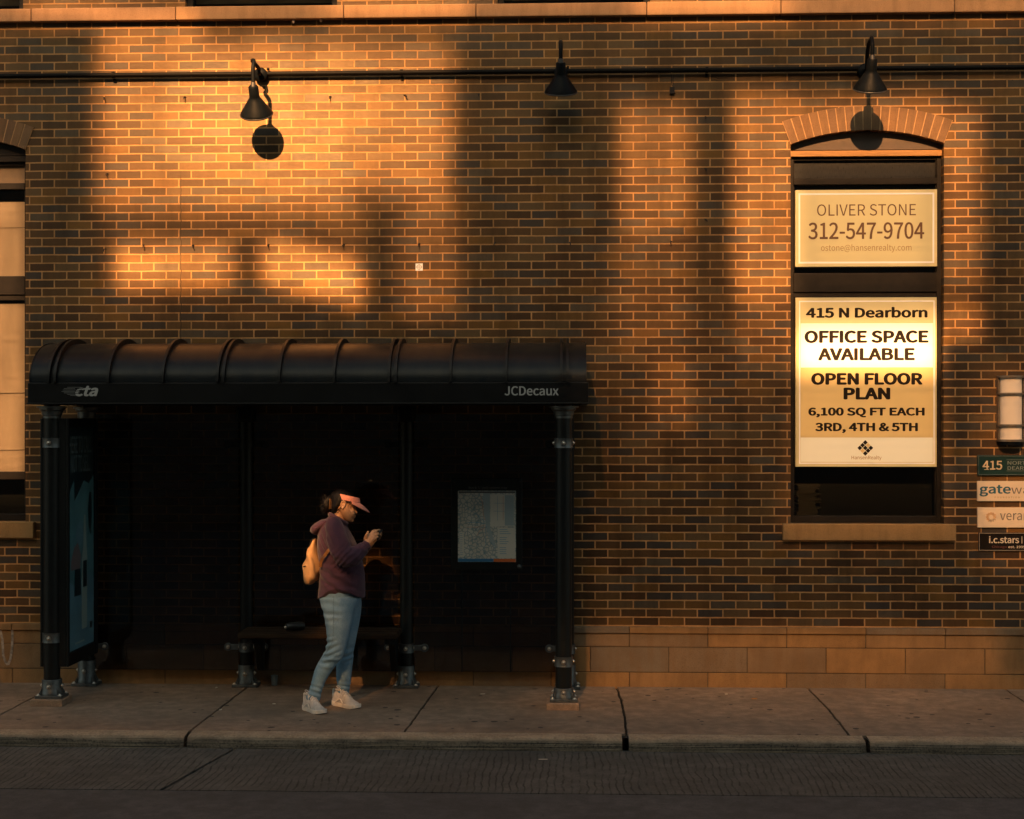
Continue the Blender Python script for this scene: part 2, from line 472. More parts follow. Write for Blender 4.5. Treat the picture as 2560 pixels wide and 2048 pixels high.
M['brownink'] = mat("brown_sign_letters", (.115, .055, .030), 0.4)
M['tanink'] = mat("tan_sign_letters", (.34, .21, .085), 0.5)
M['green'] = mat("dark_green_plaque", (.006, .030, .026), 0.35)
M['ivory'] = mat("ivory_plaque", (.74, .56, .38), 0.5, noise_amt=0.05, noise_scale=5)
M['teal'] = mat("teal_letters", (.015, .10, .14), 0.5)
M['greyink'] = mat("grey_letters", (.16, .13, .11), 0.5)
M['orangeink'] = mat("orange_letters", (.55, .22, .03), 0.5)
M['sconceglass'] = mat("opal_glass", (.78, .64, .50), 0.35, noise_amt=0.06, noise_scale=4)
M['sidewalk'] = pavement_material("sidewalk_concrete", (.215, .150, .102), (.31, .215, .145))
M['gutter'] = pavement_material("tined_concrete", (.070, .070, .062), (.096, .096, .085), gum=False, groove=True)
M['asphalt'] = pavement_material("asphalt", (.058, .061, .061), (.075, .078, .078), gum=False)
M['kerb'] = kerb_material()
M['dirt'] = mat("joint_dirt", (.010, .009, .006), 0.95, noise_amt=0.6, noise_scale=60, bump=0.5)

# ------------------------------------------------------------------ ground
WALL_PX = 1714
KERB_Y = G(1426, 1846).y
kz = -0.085
def strip(name, x0, x1, y0, y1, z, m):
    mb = MB(); mb.add([(x0,y0,z),(x1,y0,z),(x1,y1,z),(x0,y1,z)], [(0,1,2,3)])
    return tag(mb.build(name, m), kind='structure')
strip("ground", -300, 300, -300, 60, kz - 0.05, M['asphalt'])
gut_y = G(1426, 1984, kz).y
strip("road", -60, 60, -15.5, gut_y, kz - 0.004, M['asphalt'])
# tined concrete lane beside the kerb, cast in slabs with an open diagonal joint
ja, jb = G(583, 1874, kz), G(398, 1978, kz)
sl = (jb.x - ja.x) / (jb.y - ja.y)
mb = MB(); jw = 0.012
ky0 = KERB_Y + 0.03
def jx(y): return ja.x + (y - ja.y) * sl
def jag(y, k): return 0.008 * noise.noise(Vector((y * 9, k, 0))) + 0.004 * noise.noise(Vector((y * 40, k, 3)))
def slab(mb, left, right, y0, y1, z0, z1, n=40):
    """slab between two boundary functions x(y)"""
    ys = [y0 + (y1 - y0) * i / n for i in range(n + 1)]
    pts = [(left(y), y, z1) for y in ys] + [(right(y), y, z1) for y in reversed(ys)]
    mb.prism(pts, (0, 0, z0 - z1))
slab(mb, lambda y: -40, lambda y: jx(y) - jw + jag(y, 1), gut_y, ky0, kz - 0.05, kz)
slab(mb, lambda y: jx(y) + jw + jag(y, 2), lambda y: 40, gut_y, ky0, kz - 0.05, kz)
tag(mb.build("road_gutter_lane", M['gutter']), kind='structure')
strip("road_joint_filler", -40, 40, gut_y, KERB_Y + 0.1, kz - 0.016, M['dirt'])

# sidewalk slabs with open joints
joints_px = [((0, 1787), (105, 1732)), ((450, 1846), (605, 1728)), ((1003, 1841), (1095, 1716)), ((1566, 1848), (1540, 1715)),
             ((2130, 1850), (2015, 1717)), ((2615, 1790), (2505, 1718))]
def jf(k):
    (a, b) = joints_px[k]
    pa, pb = G(*a), G(*b)
    s = (pb.x - pa.x) / (pb.y - pa.y)
    bow = 0.02 if k in (3, 4) else 0.0
    def f(y):
        t = (y - KERB_Y) / (0.0 - KERB_Y)
        return pa.x + (y - pa.y) * s + bow * math.sin(math.pi * t) + 0.007 * noise.noise(Vector((y * 6, k, 9)))
    return f
J = [jf(k) for k in range(6)]
mb = MB(); w = [.005, .006, .006, .008, .007, .006]
edges = [None] + J + [None]
walk_y0 = KERB_Y + 0.17
for k in range(7):
    L = (lambda y: -14.0) if k == 0 else (lambda y, k=k: J[k-1](y) + w[k-1] + 0.8 * abs(jag(y, 10 + k)))
    Rr = (lambda y: 14.0) if k == 6 else (lambda y, k=k: J[k](y) - w[k] - 0.8 * abs(jag(y, 30 + k)))
    slab(mb, L, Rr, walk_y0, 0.2, -0.10, 0.0)
o = mb.build("sidewalk", M['sidewalk'], bevel=0.004, seg=2)
tag(o, kind='structure')
strip("sidewalk_joint_filler", -14, 14, KERB_Y + 0.1, 0.2, -0.016, M['dirt'])
# kerb: profile swept in x, broken at three cracks
def kerb_seg(mb, x0, x1):
    prof = [(KERB_Y + 0.163, -0.3), (KERB_Y + 0.163, -0.001), (KERB_Y + 0.045, -0.003), (KERB_Y + 0.020, -0.009), (KERB_Y + 0.004, -0.024), (KERB_Y - 0.004, -0.05), (KERB_Y - 0.012, kz - 0.03), (KERB_Y - 0.012, -0.3)]
    n = max(2, int((x1 - x0) / 0.03)); rs = []
    for i in range(n + 1):
        x = x0 + (x1 - x0) * i / n
        e = min(x - x0, x1 - x)
        chip = 0.018 * max(0, 1 - e / 0.05) * (1 + noise.noise(Vector((x * 30, 0, 0))))
        r = []
        for (y, z) in prof:
            d = 0.009 * noise.noise(Vector((x * 7, y * 20, z * 20))) + 0.008 * noise.noise(Vector((x * 31, y * 40, z * 40)))
            if z > -0.2 and y < KERB_Y + 0.1:
                y2, z2 = y + d + chip * 0.8, z - abs(d) * 0.5 - chip * 0.5
            else: y2, z2 = y, z
            r.append((x, y2, z2))
        rs.append(r)
    mb.rings(rs)
mb = MB()
c1, c2, c3 = G(450, 1848).x, G(1566, 1850).x, G(2172, 1852).x
for a, b in ((-14, c1 - .012), (c1 + .012, c2 - .026), (c2 + .020, c3 - .014), (c3 + .014, 14)):
    kerb_seg(mb, a, b)
o = mb.build("kerb", M['kerb'], smooth=50); tag(o, kind='structure')

# ------------------------------------------------------------------ the brick building
bb = thing("brick_building", "long brown brick building with stone base and arched windows behind the bus shelter", "building", (0, 0, 0))
z_pl = P(1700, 1566).z                       # top of the stone base
zl0, zl1 = P(1426, 45).z, P(1426, 12).z      # underside and top of the ledge
W2 = dict(x0=P(1976.5, 700).x, x1=P(2360, 700).x, zs=P(2168, 360).z, zc=P(2168, 326).z, zb=P(2168, 1309).z)
wid = W2['x1'] - W2['x0']
W1x1 = P(64, 700).x
W1 = dict(W2); W1['x1'] = W1x1; W1['x0'] = W1x1 - wid
UPW = [(P(463, 8).x, P(843, 8).x), (P(1243, 8).x, P(1243, 8).x + 1.22), (P(58, 8).x - 1.22, P(58, 8).x)]
def arch_pts(w, n=24, grow=0.0):
    """bottom edge of the arch from left to right, as (x, z)"""
    c = (w['x0'] + w['x1']) / 2; h = w['zc'] - w['zs']; hw = (w['x1'] - w['x0']) / 2
    r = (hw * hw + h * h) / (2 * h); zc0 = w['zc'] - r
    a = math.asin(hw / r)
    return [(c + (r + grow) * math.sin(-a + 2*a*i/n), zc0 + (r + grow) * math.cos(-a + 2*a*i/n)) for i in range(n + 1)]
mb = MB(); mb.box(-13, 12, 0.0, 0.30, 0.3, zl0 + 0.05)
wall = mb.build("brick_wall", M['brick'], bb)
cutters = []
for w in (W1, W2):
    pts = [(x, -0.5, z) for x, z in arch_pts(w)] + [(w['x1'], -0.5, w['zb']), (w['x0'], -0.5, w['zb'])]
    mb = MB(); mb.prism(pts, (0, 1.2, 0))
    c = mb.build("cutter", M['brick']); cutters.append(c)
    bo = wall.modifiers.new("opening", 'BOOLEAN'); bo.operation = 'DIFFERENCE'; bo.object = c; bo.solver = 'EXACT'
bake(wall)
for c in cutters:
    me = c.data; bpy.data.objects.remove(c); bpy.data.meshes.remove(me)
# upper storey above the ledge
mb = MB()
xs = sorted(UPW); prev = -13
for a, b in xs:
    mb.box(prev, a, 0.0, 0.30, zl1 + 0.001, zl1 + 3.4); prev = b
mb.box(prev, 12, 0.0, 0.30, zl1 + 0.001, zl1 + 3.4)
mb.build("upper_wall", M['brick'], bb)
mb = MB(); mb.box(-13, 12, 0.45, 9.0, 0.0, zl1 + 3.4); mb.build("building_core", M['black_void'], bb)
mb = MB(); mb.box(-13, 12, -0.08, 9.0, zl1 + 3.401, zl1 + 3.6); mb.build("roof_coping", M['ledge'], bb)
# ledge of stone blocks
mb = MB()
lj = [-260, -90, 84, 444, 862, 1191, 1616, 1950, 2382, 2700]
for a, b in zip(lj[:-1], lj[1:]):
    mb.box(P(a, 30).x + .003, P(b, 30).x - .003, -0.062 + random.uniform(-.004, .004), 0.30, zl0, zl1 + random.uniform(-.002, .003))
mb.build("stone_ledge", M['ledge'], bb, bevel=0.008)
mb = MB(); mb.box(-13, 12, -0.05, 0.28, zl0 + .006, zl1 - .006); mb.build("ledge_joint", M['joint'], bb)
# base of stone blocks: cap, first course, tall course, foot course
mb = MB()
zc1, zc2, zc3 = P(1700, 1583).z, P(1700, 1617).z, P(1700, 1680).z
BL = 194 * 0.0032
def course(z0, z1, off, y, ph=0.0):
    x = P(1573, 1600).x - 30 * BL + ph
    while x < 12:
        if x + BL > -13: mb.box(x + .0025, x + BL - .0025, y + random.uniform(-.002, .002), 0.29, z0 + .0022, z1 - .0022)
        x += BL
course(zc1, z_pl, 0, -0.050); course(zc2, zc1, 0, -0.034); course(zc3, zc2, 0, -0.034, BL / 2); course(-0.05, zc3, 0, -0.034)
mb.build("stone_base", M['plinth'], bb, bevel=0.005)
mb = MB(); mb.box(-13, 12, -0.028, 0.28, -0.05, z_pl - .004); mb.build("base_joint", M['joint'], bb)
# sprayed scrawl on the base, left of the shelter
def at(px, py, Y): return P(px, py, Y)
mb = MB()
scr = [(0, 1571), (6, 1600), (8, 1640), (14, 1656), (20, 1662), (26, 1648), (30, 1620), (31, 1590), (30, 1568)]
pts = [P(x, y, -0.0375) for x, y in scr]; half = .010
for a, b in zip(pts[:-1], pts[1:]):
    n_ = Vector((-(b - a).z, 0, (b - a).x)).normalized() * half
    mb.add([a - n_, b - n_, b + n_, a + n_], [(0, 1, 2, 3)])
mb.build("sprayed_scrawl", mat("white_spray", (.34, .29, .24), 0.8, noise_amt=0.6, noise_scale=40), bb)
# arches
def arch(w):
    inner, outer = arch_pts(w, 19, 0.0), arch_pts(w, 19, 0.192)
    mb = MB()
    for i in range(19):
        (ax, az), (bx, bz) = inner[i], inner[i+1]; (cx, cz), (dx, dz) = outer[i+1], outer[i]
        g = 0.06
        def lp(p, q, t): return (p[0] + (q[0]-p[0])*t, p[1] + (q[1]-p[1])*t)
        a, b = lp((ax,az),(bx,bz),g), lp((ax,az),(bx,bz),1-g); d, c = lp((dx,dz),(cx,cz),g), lp((dx,dz),(cx,cz),1-g)
        y0 = -0.012 + random.uniform(-.0015, .0015)
        mb.prism([(a[0], y0, a[1]), (b[0], y0, b[1]), (c[0], y0, c[1]), (d[0], y0, d[1])], (0, 0.09, 0))
    ob = mb.build("window_arch", M['voussoir'], bb, bevel=0.003)
    mb = MB(); rs = [[(i_[0], -0.0085, i_[1]), (o_[0], -0.0085, o_[1]), (o_[0], 0.07, o_[1]), (i_[0], 0.07, i_[1])] for i_, o_ in zip(inner, outer)]
    mb.rings(rs); mb.build("arch_joint", M['mortar'], ob)
for w in (W1, W2): arch(w)

# windows: the frame is the part, with its panes, panels and sill as sub-parts
FY = 0.085
def window(w, sills_dx, kind):
    x0, x1 = w['x0'], w['x1']; dz = lambda py: P(2168, py).z
    t = 0.036
    mb = MB()
    mb.box(x0 + .002, x0 + t, FY, FY + .10, w['zb'], dz(390)); mb.box(x1 - t, x1 - .002, FY, FY + .10, w['zb'], dz(390))
    mb.box(x0 + t, x1 - t, FY + .004, FY + .10, dz(396), dz(388))                     # head
    mb.box(x0 + t, x1 - t, FY - .006, FY + .10, dz(457), dz(441))                     # transom
    mb.box(x0 + t, x1 - t, FY - .004, FY + .10, dz(728), dz(680))                     # meeting rail
    mb.box(x0 + t, x1 - t, FY + .012, FY + .10, dz(742), dz(728))
    mb.box(x0 + t, x1 - t, FY, FY + .10, w['zb'], dz(1292))
    if kind == 'blind': mb.box(x0 + t, x1 - t, FY, FY + .10, dz(1203), dz(1183))
    for a, b in ((396, 441), (457, 680), (742, 1292)):                                 # slim sash lips
        mb.box(x0 + t, x0 + t + .008, FY + .014, FY + .09, dz(b), dz(a)); mb.box(x1 - t - .008, x1 - t, FY + .014, FY + .09, dz(b), dz(a))
    fr = mb.build("window", M['darkframe'], bb, bevel=0.003)
    mb = MB()
    ap = arch_pts(w, 24, -0.004)
    mb.prism([(x, FY - .022, z) for x, z in ap] + [(x1, FY - .022, dz(371)), (x0, FY - .022, dz(371))], (0, 0.05, 0))
    mb.build("arch_board", M['tympanum'] if kind == 'sign' else M['darkframe'], fr)
    mb = MB(); mb.box(x0 + .003, x1 - .003, FY - .030, FY + .04, dz(388) + .001, dz(373)); mb.build("head_strip", M['wood'] if kind == 'sign' else M['darkframe'], fr, bevel=.003)
    mb = MB(); mb.box(x0 + t, x1 - t, FY + .035, FY + .06, dz(441), dz(396)); mb.build("spandrel", M['spandrel'] if kind == 'sign' else M['blindsh'], fr)
    for a, b in ((457, 680), (742, 1292)):
        mb = MB(); mb.box(x0 + t, x1 - t, FY + .045, FY + .049, dz(b), dz(a)); mb.build("pane", M['pane'], fr)
    sx0, sx1 = x0 - .067, x1 + .083
    mb = MB(); mb.box(sx0, sx1, -0.055, FY + .1, dz(1351), w['zb'] - .001); mb.build("sill", M['sill'], fr, bevel=.007)
    return fr
M['blindsh'] = mat("stained_panel", (.16, .105, .055), 0.6, noise_amt=0.4, noise_scale=6)
f1 = window(W1, 0, 'blind'); f2 = window(W2, 0, 'sign')
for a, b in ((487, 698), (750, 1183)):  # pale sheets standing in for the bright reflection in the panes
    mb = MB()
    nx = 60; za, zb_ = P(2168, b).z, P(2168, a).z
    rs = []
    for i in range(nx + 1):
        x = W1['x0'] + .046 + (wid - .092) * i / nx
        y = FY + .056 + .0035 * math.sin(i * 0.55 + a) * noise.noise(Vector((i * .21, a, 0)))
        rs.append([(x, y, za), (x, y, zb_), (x, y + .002, zb_), (x, y + .002, za)])
    mb.rings(rs); mb.build("blind", M['blind'], f1, smooth=40)
for py in (566, 984, 1128):  # thin dark lines drawn for wires reflected in the glass
    mb = MB(); p = P(20, py); mb.tube([(W1['x0'] + .05, FY + .050, p.z - .01), (W1['x1'] - .25, FY + .050, p.z + .004), (W1['x1'] - .05, FY + .050, p.z + .008)], .0016 if py != 984 else .0024, 6)
    mb.build("blind_cord", M['blackpaint'], f1)
# black slabs painting the darkness of unlit rooms behind the glass
for w in (W1, W2):
    mb = MB(); mb.box(w['x0'] - .1, w['x1'] + .1, 0.301, 0.449, w['zb'] - .1, w['zc'] + .1)
    mb.build("window_backing", M['black_void'], bb)
for a, b in UPW:
    mb = MB(); mb.box(a, a + .05, .05, .14, zl1, zl1 + 1.9); mb.box(b - .05, b, .05, .14, zl1, zl1 + 1.9); mb.box(a + .05, b - .05, .05, .14, zl1, zl1 + .022)
    mb.box(a + .05, b - .05, .05, .14, zl1 + 1.84, zl1 + 1.9)
    u = mb.build("upper_window", M['darkframe'], bb, bevel=.003)
    mb = MB(); mb.box(a + .05, b - .05, .10, .104, zl1 + .022, zl1 + 1.84); mb.build("pane", M['pane'], u)
    mb = MB(); mb.box(a + .05, b - .05, .16, .165, zl1 + .08, zl1 + 1.84); mb.build("blind", M['blindsh'], u)
    mb = MB(); mb.box(a, b, 0.0, .30, zl1 + 1.9, zl1 + 3.4); mb.build("window_lintel", M['brick'], u)

# ------------------------------------------------------------------ unseen building added behind the viewer; its roof slats mask the sunlight into patches
def smooth(a, b, x):
    if a == b: return 1.0 if x > a else 0.0
    t = max(0.0, min(1.0, (x - a) / (b - a))); return t * t * (3 - 2 * t)
def bx(X, Y, x0, x1, y0, y1, sx=20, sy=20):
    return (smooth(x0 - sx, x0 + sx, X) - smooth(x1 - sx, x1 + sx, X)) * (smooth(y0 - sy, y0 + sy, Y) - smooth(y1 - sy, y1 + sy, Y))
XP = P(860, 1779, -1.0).x
def light_open(u, v):
    """open fraction of the roof screen for the ray that meets the wall at (u, v); X, Y in 2156-wide photo units"""
    px, py = to_px(u, 0.0, v); X, Y = px / 1.1874, py / 1.1874
    g = math.exp(-((X - 560) / 270) ** 2 - ((Y - 265) / 165) ** 2)
    a = bx(X, Y, 208, 955 - 0.02 * Y, 20, 445, 26, 26) * (0.27 + 0.66 * g)
    if X > 420: a *= smooth(50, 130 + 0.02 * (X - 420), Y)
    a *= 1 - 0.75 * bx(X, Y, 735, 880, 395 + 0.1 * (X - 735), 700, 25, 25)
    yy = Y - 0.22 * (X - 650)
    ledge = 0.16 + 0.26 * bx(X, Y, 60, 240, -60, 46, 40, 8) + 0.34 * bx(X, Y, 690, 980, -60, 46, 40, 8) + 0.34 * bx(X, Y, 1340, 1660, -60, 46, 40, 8)
    # low gap made in the mask to light the waiting person
    pu, pv = u - SX, v + SZ
    t = max(a,
        0.14 * bx(X, Y, 225, 770, 300, 510, 24, 30), 0.78 * bx(X, Y, 243, 486, 520, 600, 22, 16), 0.98 * bx(X, yy, 556, 755, 530, 612, 24, 18),
        0.17 * bx(X, Y, 835, 965, 430, 660, 25, 25),
        0.014 * bx(X, Y, 190, 2080, 30, 720, 30, 60), 0.034 * bx(X, Y, 190, 1000, 60, 690, 40, 60),
        0.28 * bx(X, Y, 1308, 1452, 226, 490, 16, 30), 0.13 * bx(X, Y, 1300, 1450, 470, 740, 25, 30), 0.17 * bx(X, Y, 1375, 1455, 740, 900, 25, 30),
        0.42 * bx(X, Y, 1548, 1680, 205, 640, 18, 40), 0.16 * bx(X, Y, 1540, 1680, 600, 765, 18, 40),
        0.36 * bx(X, Y, 1650, 2000, 215, 320, 20, 20), 0.26 * bx(X, Y, 1650, 2000, 300, 335, 20, 12), 0.165 * bx(X, Y, 1690, 1960, 340, 600, 20, 20),
        0.26 * bx(X, Y, 1665, 1985, 630, 775, 10, 18), 0.80 * bx(X, Y, 1675, 1978, 692, 768, 10, 6), 0.125 * bx(X, Y, 1665, 1985, 770, 1010, 10, 25),
        0.33 * bx(X, Y, 1980, 2062, 235, 610, 16, 25), 0.60 * bx(X, Y, 1980, 2058, 648, 708, 16, 14),
        0.06 * bx(X, Y, 1640, 2020, 1000, 1150, 20, 30),
        0.27 * bx(X, Y, -300, 38, 340, 1010, 3, 25),
        0.10 * bx(X, Y, 2056, 2300, 775, 1190, 14, 40),
        ledge * bx(X, Y, -200, 2400, 2, 44, 30, 6),
        0.020 * bx(X, Y, 1236, 2300, 60, 1060, 30, 120), 0.012 * bx(X, Y, 1236, 2300, 960, 1560, 30, 60), 0.045 * bx(X, Y, 1240, 1660, 440, 900, 80, 160),
        0.075 * bx(X, Y, 1245, 2100, 1318, 1450, 40, 30), 0.018 * bx(X, Y, -400, 60, 30, 1560, 30, 60), 0.012 * bx(X, Y, -400, 2400, 100, 710, 30, 60),
        0.012 * bx(X, Y, -400, 2600, 1440, 1720, 30, 60), 0.048 * bx(X, Y, 1120, 2600, 1440, 1660, 120, 90), 0.085 * bx(X, Y, 1200, 2000, 1440, 1540, 120, 50),
        0.26 * bx(pu, pv, XP - 0.32, XP - 0.09, 1.02, 1.42, .05, .05), 0.32 * bx(pu, pv, XP - 0.22, XP - 0.05, 1.38, 1.58, .05, .03), 0.55 * bx(pu, pv, XP - 0.12, XP + 0.07, 1.48, 1.57, .03, .03), 0.36 * bx(pu, pv, XP + 0.10, XP + 0.20, 1.15, 1.255, .02, .02),
        0.12 * bx(pu, pv, XP - 0.34, XP + 0.02, 0.66, 1.06, .05, .05), 0.065 * bx(pu, pv, XP - 0.20, XP + 0.04, 0.12, .72, .05, .05), 0.14 * bx(pu, pv, XP - 0.22, XP + 0.04, 0.0, .10, .05, .03))
    t *= 1 - 0.75 * bx(X, Y, 1120, 1265, 190, 330, 25, 25)
    return min(t, 1.0)

YS = -20.0
ob_base = Vector((-SX * 20, YS - 5, 0))
opp = thing("opposite_building", "tall building across the street behind the viewer with a slatted roof screen", "building", ob_base)
ox, oz = -SX * 20, SZ * 20
mb = MB(); z_top = oz - 1.0
mb.box(-22, 18, YS - 9, YS - 0.2, kz, z_top)
M['facade'] = mat("opposite_facade", (.12, .085, .06), 0.85, noise_amt=0.4, noise_scale=0.6)
mb.build("facade", M['facade'], opp)
mb = MB()
pit, cw = 0.075, 0.075
u0, u1, v0, v1 = -5.6, 4.6, -1.2, 5.85
nr, nc = int((v1 - v0) / pit), int((u1 - u0) / cw)
for r in range(nr):
    zc_ = v0 + (r + 0.5) * pit
    c = 0
    while c < nc:
        q = round(light_open(u0 + (c + .5) * cw, zc_) * 200) / 200
        e = c + 1
        while e < nc and round(light_open(u0 + (e + .5) * cw, zc_) * 200) / 200 == q: e += 1
        if q < 0.99:
            h = pit * (1 - q) / 2
            # slat of the added light mask, its faces pitched like the sunbeam
            xa, xb, s_ = ox + u0 + c * cw, ox + u0 + e * cw, SZ * .02
            mb.prism([(xa, YS, oz + zc_ - h), (xa, YS, oz + zc_ + h), (xa, YS - .02, oz + zc_ + h + s_), (xa, YS - .02, oz + zc_ - h + s_)], (xb - xa, 0, 0))
        c = e
mb.build("roof_screen", M['facade'], opp)  # added slats; the gaps between them set how much sunlight passes
for a_, b_ in ((-22, ox + u0 - .001), (ox + u1 + .001, 18)):
    mb = MB(); mb.box(a_, b_, YS - .4, YS - .001, z_top + .001, oz + v1); mb.build("roof_parapet", M['facade'], opp)  # solid panels added to stop sunlight passing beside the slats

# ------------------------------------------------------------------ wall lamps and the pipe
pipe_y = -0.042
pz = P(1426, 178, pipe_y).z
mb = MB(); mb.tube([(-13, pipe_y, pz), (12, pipe_y, pz)], .0185, 14)
pp = thing("conduit_pipe", "long thin black pipe running along the top of the brick wall", "pipe", (0, pipe_y, pz))
mb.build("pipe", M['pipe'], pp, smooth=40)
for px in (283, 1004, 1767):
    x = P(px, 178, pipe_y).x
    mb = MB(); mb.lathe([(.0215, -.011), (.0255, -.011), (.0255, .011), (.0215, .011), (.0215, -.011)], (x, pipe_y, pz), Matrix.Rotation(R(90), 3, 'Y'), 16)
    mb.box(x - .010, x + .010, -.014, -.001, pz - .05, pz - .022); mb.cyl((x, -.014, pz - .036), (x, -.020, pz - .036), .006, n=8)
    mb.build("pipe_clip", M['pipe'], pp)

def wall_lamp(px, stand, tilt, neck_px, top_px, label, lean=0.0):
    """gooseneck sign lamp: round back box on the pipe, arm up and over, tilted cone shade"""
    c = P(px, 186 if px < 1000 else (182 if px < 2000 else 176), -0.05)
    t = thing("gooseneck_lamp", label, "wall lamp", (c.x, 0, c.z), "gooseneck lamps along the pipe")
    mb = MB(); rx = Matrix.Rotation(R(90), 3, 'X')
    mb.lathe([(.0, .080), (.020, .078), (.034, .070), (.047, .066), (.053, .060), (.053, .001), (.0, .001)], (c.x, 0, c.z), rx, 28)
    mb.build("back_box", M['lampblack'], t, smooth=35)
    mb = MB(); mb.box(c.x + .046, c.x + .066, -.05, -.02, c.z + .036, c.z + .052); mb.cyl((c.x + .056, -.05, c.z + .044), (c.x + .056, -.062, c.z + .044), .007, n=8)
    mb.build("set_screw", M['lampblack'], t)
    nk = P(neck_px[0], neck_px[1], -stand)                # top of the shade neck
    tp = P(top_px[0], top_px[1], -stand * 0.72)             # crest of the arm
    s0 = Vector((c.x, -.07, c.z))
    pts = []
    ctrl = [s0, s0 + Vector((0, -.06, -.01)), Vector((s0.x * .7 + nk.x * .3, -stand * .36, c.z + (tp.z - c.z) * .35)), Vector((s0.x * .45 + nk.x * .55, -stand * .58, tp.z - .035)),
            Vector((tp.x, -stand * .76, tp.z - .012)), Vector((nk.x, -stand * .93, tp.z - .028)), Vector((nk.x, -stand - .004, tp.z - .085)), nk + Vector((0, 0, .03)), nk + Vector((0, 0, -.01))]
    for i in range(len(ctrl) - 1):                          # Catmull-Rom
        p0, p1, p2, p3 = ctrl[max(i-1, 0)], ctrl[i], ctrl[i+1], ctrl[min(i+2, len(ctrl)-1)]
        for k in range(6):
            s = k / 6
            pts.append(0.5 * ((2*p1) + (p2-p0)*s + (2*p0-5*p1+4*p2-p3)*s*s + (3*p1-p0-3*p2+p3)*s**3))
    pts.append(ctrl[-1])
    mb = MB(); mb.tube(pts, .0155, 12); mb.build("arm", M['lampblack'], t, smooth=60)
    rot = Matrix.Rotation(R(tilt), 3, 'X')                 # opening swings towards the wall
    mb = MB(); mb.lathe([(.014, .030), (.019, .028), (.019, -.006), (.014, -.006)], nk, None, 18); mb.build("socket_collar", M['steelblack'], t, smooth=35)
    prof = [(.0, .004), (.032, .004), (.038, -.004), (.040, -.082), (.043, -.094), (.054, -.110), (.090, -.165), (.118, -.205), (.126, -.222), (.127, -.232), (.123, -.232), (.114, -.205), (.048, -.108), (.030, -.085), (.0, -.080)]
    mb = MB(); mb.lathe(prof, nk, rot, 40); mb.build("shade", M['lampblack'], t, smooth=40)
    mb = MB(); mb.lathe([(.1275, -.236), (.130, -.233), (.130, -.227), (.1275, -.224), (.1275, -.236)], nk, rot, 40); mb.build("rim", M['steelblack'], t, smooth=60)
    return t
M['steelblack'] = mat("worn_black_metal", (.06, .06, .06), 0.45, metal=0.6)
wall_lamp(652, .40, 34, (633, 216), (632, 150), "black gooseneck lamp lit by the sun on the bright left part of the wall")
wall_lamp(1402, .34, 24, (1402, 157), (1402, 103), "black gooseneck lamp in shade over the bare wall, middle of the three")
wall_lamp(2162, .47, 26, (2181, 148), (2178, 94), "black gooseneck lamp right above the arched window with office signs")

# ------------------------------------------------------------------ hooks, bulbs, cable and target tile on the wall
mb = MB(); mb.tube([(0, .02, 0), (0, -.022, -.002), (0, -.032, -.006), (.004, -.034, -.024)], .0042, 7)
mb.ball((0, -.003, 0), .0085, .004, .0085, n=8)
hook0 = mb.build("wall_hook", M['rust'], base=(0, 0, 0), smooth=60)
hooks = [("small rusty hook in the upper row on the brick wall under the pipe", "upper row of wall hooks", [(260, 245), (463, 243), (827, 242), (1011, 238), (1197, 236)]),
         ("small rusty hook in the lower row on the brick wall above the shelter", "lower row of wall hooks", [(264, 623), (359, 613), (484, 613), (672, 612), (860, 612), (1049, 610), (1238, 607), (1425, 607), (1678, 604)]),
         ("small rusty hook in the upright row on the wall left of the sign window", "upright row of wall hooks", [(1764, 293), (1764, 422), (1764, 549)]),
         ("single small rusty hook left of the sunlit patch near the left window", None, [(270, 435)])]
first = True
for lab, grp, pts in hooks:
    for k, (px, py) in enumerate(pts):
        h = hook0 if first else hook0.copy()
        if not first: COL.objects.link(h)
        p = P(px, py); h.location = (p.x, -0.001, p.z); h.rotation_euler = (0, R(random.uniform(-25, 25)), R(random.uniform(-20, 20)))
        tag(h, lab, "hook", grp)
        if grp is None and 'group' in h: del h['group']
        first = False
mb = MB(); mb.cyl((0, .02, .012), (0, -.02, .006), .006, n=10); mb.ball((0, -.026, -.004), .012, .012, .015, n=14)
bulb0 = mb.build("ceramic_knob", mat("glazed_white", (.55, .42, .32), .35), smooth=60)
for k, (px, py) in enumerate(((735, 55), (804, 52))):
    b = bulb0 if k == 0 else bulb0.copy()
    if k: COL.objects.link(b)
    p = P(px, py); b.location = (p.x, 0, p.z)
    tag(b, "small pale ceramic knob under the ledge, " + ("left one of the pair" if k == 0 else "right one of the pair"), "knob", "pale knobs under the ledge")
p0, p1, p2 = P(1678, 186, -.02), P(1680, 215, -.012), P(1680, 228, -.01)
cb = thing("dangling_cable", "thin dark cable with a small box hanging from the pipe near the wall top", "cable", (p1.x, 0, p1.z))
mb = MB(); mb.tube([p0, p0 + Vector((.004, -.004, -.03)), p1 + Vector((-.003, 0, .02)), p1], .0028, 7); mb.tube([p0 + Vector((.022, 0, 0)), p0 + Vector((.016, 0, -.05)), p1 + Vector((.008, 0, .02))], .0022, 6)
mb.build("cable", M['rust'], cb)
mb = MB(); mb.box(p2.x - .020, p2.x + .020, -.028, -.001, p2.z - .022, p2.z + .030); mb.tube([(p2.x, -.012, p2.z - .02), (p2.x - .006, -.01, p2.z - .07)], .002, 6)
mb.build("junction_box", M['rust'], cb, bevel=.004)
a, b = P(1039, 659), P(1057, 677)
sv = thing("survey_target", "small white square survey target with black crosshair on the bricks", "target", ((a.x + b.x) / 2, 0, b.z))
mb = MB(); mb.box(a.x, b.x, -.005, -.001, b.z, a.z); mb.build("plate", M['white'], sv)
mb = MB(); cx_, cz_ = (a.x + b.x) / 2, (a.z + b.z) / 2
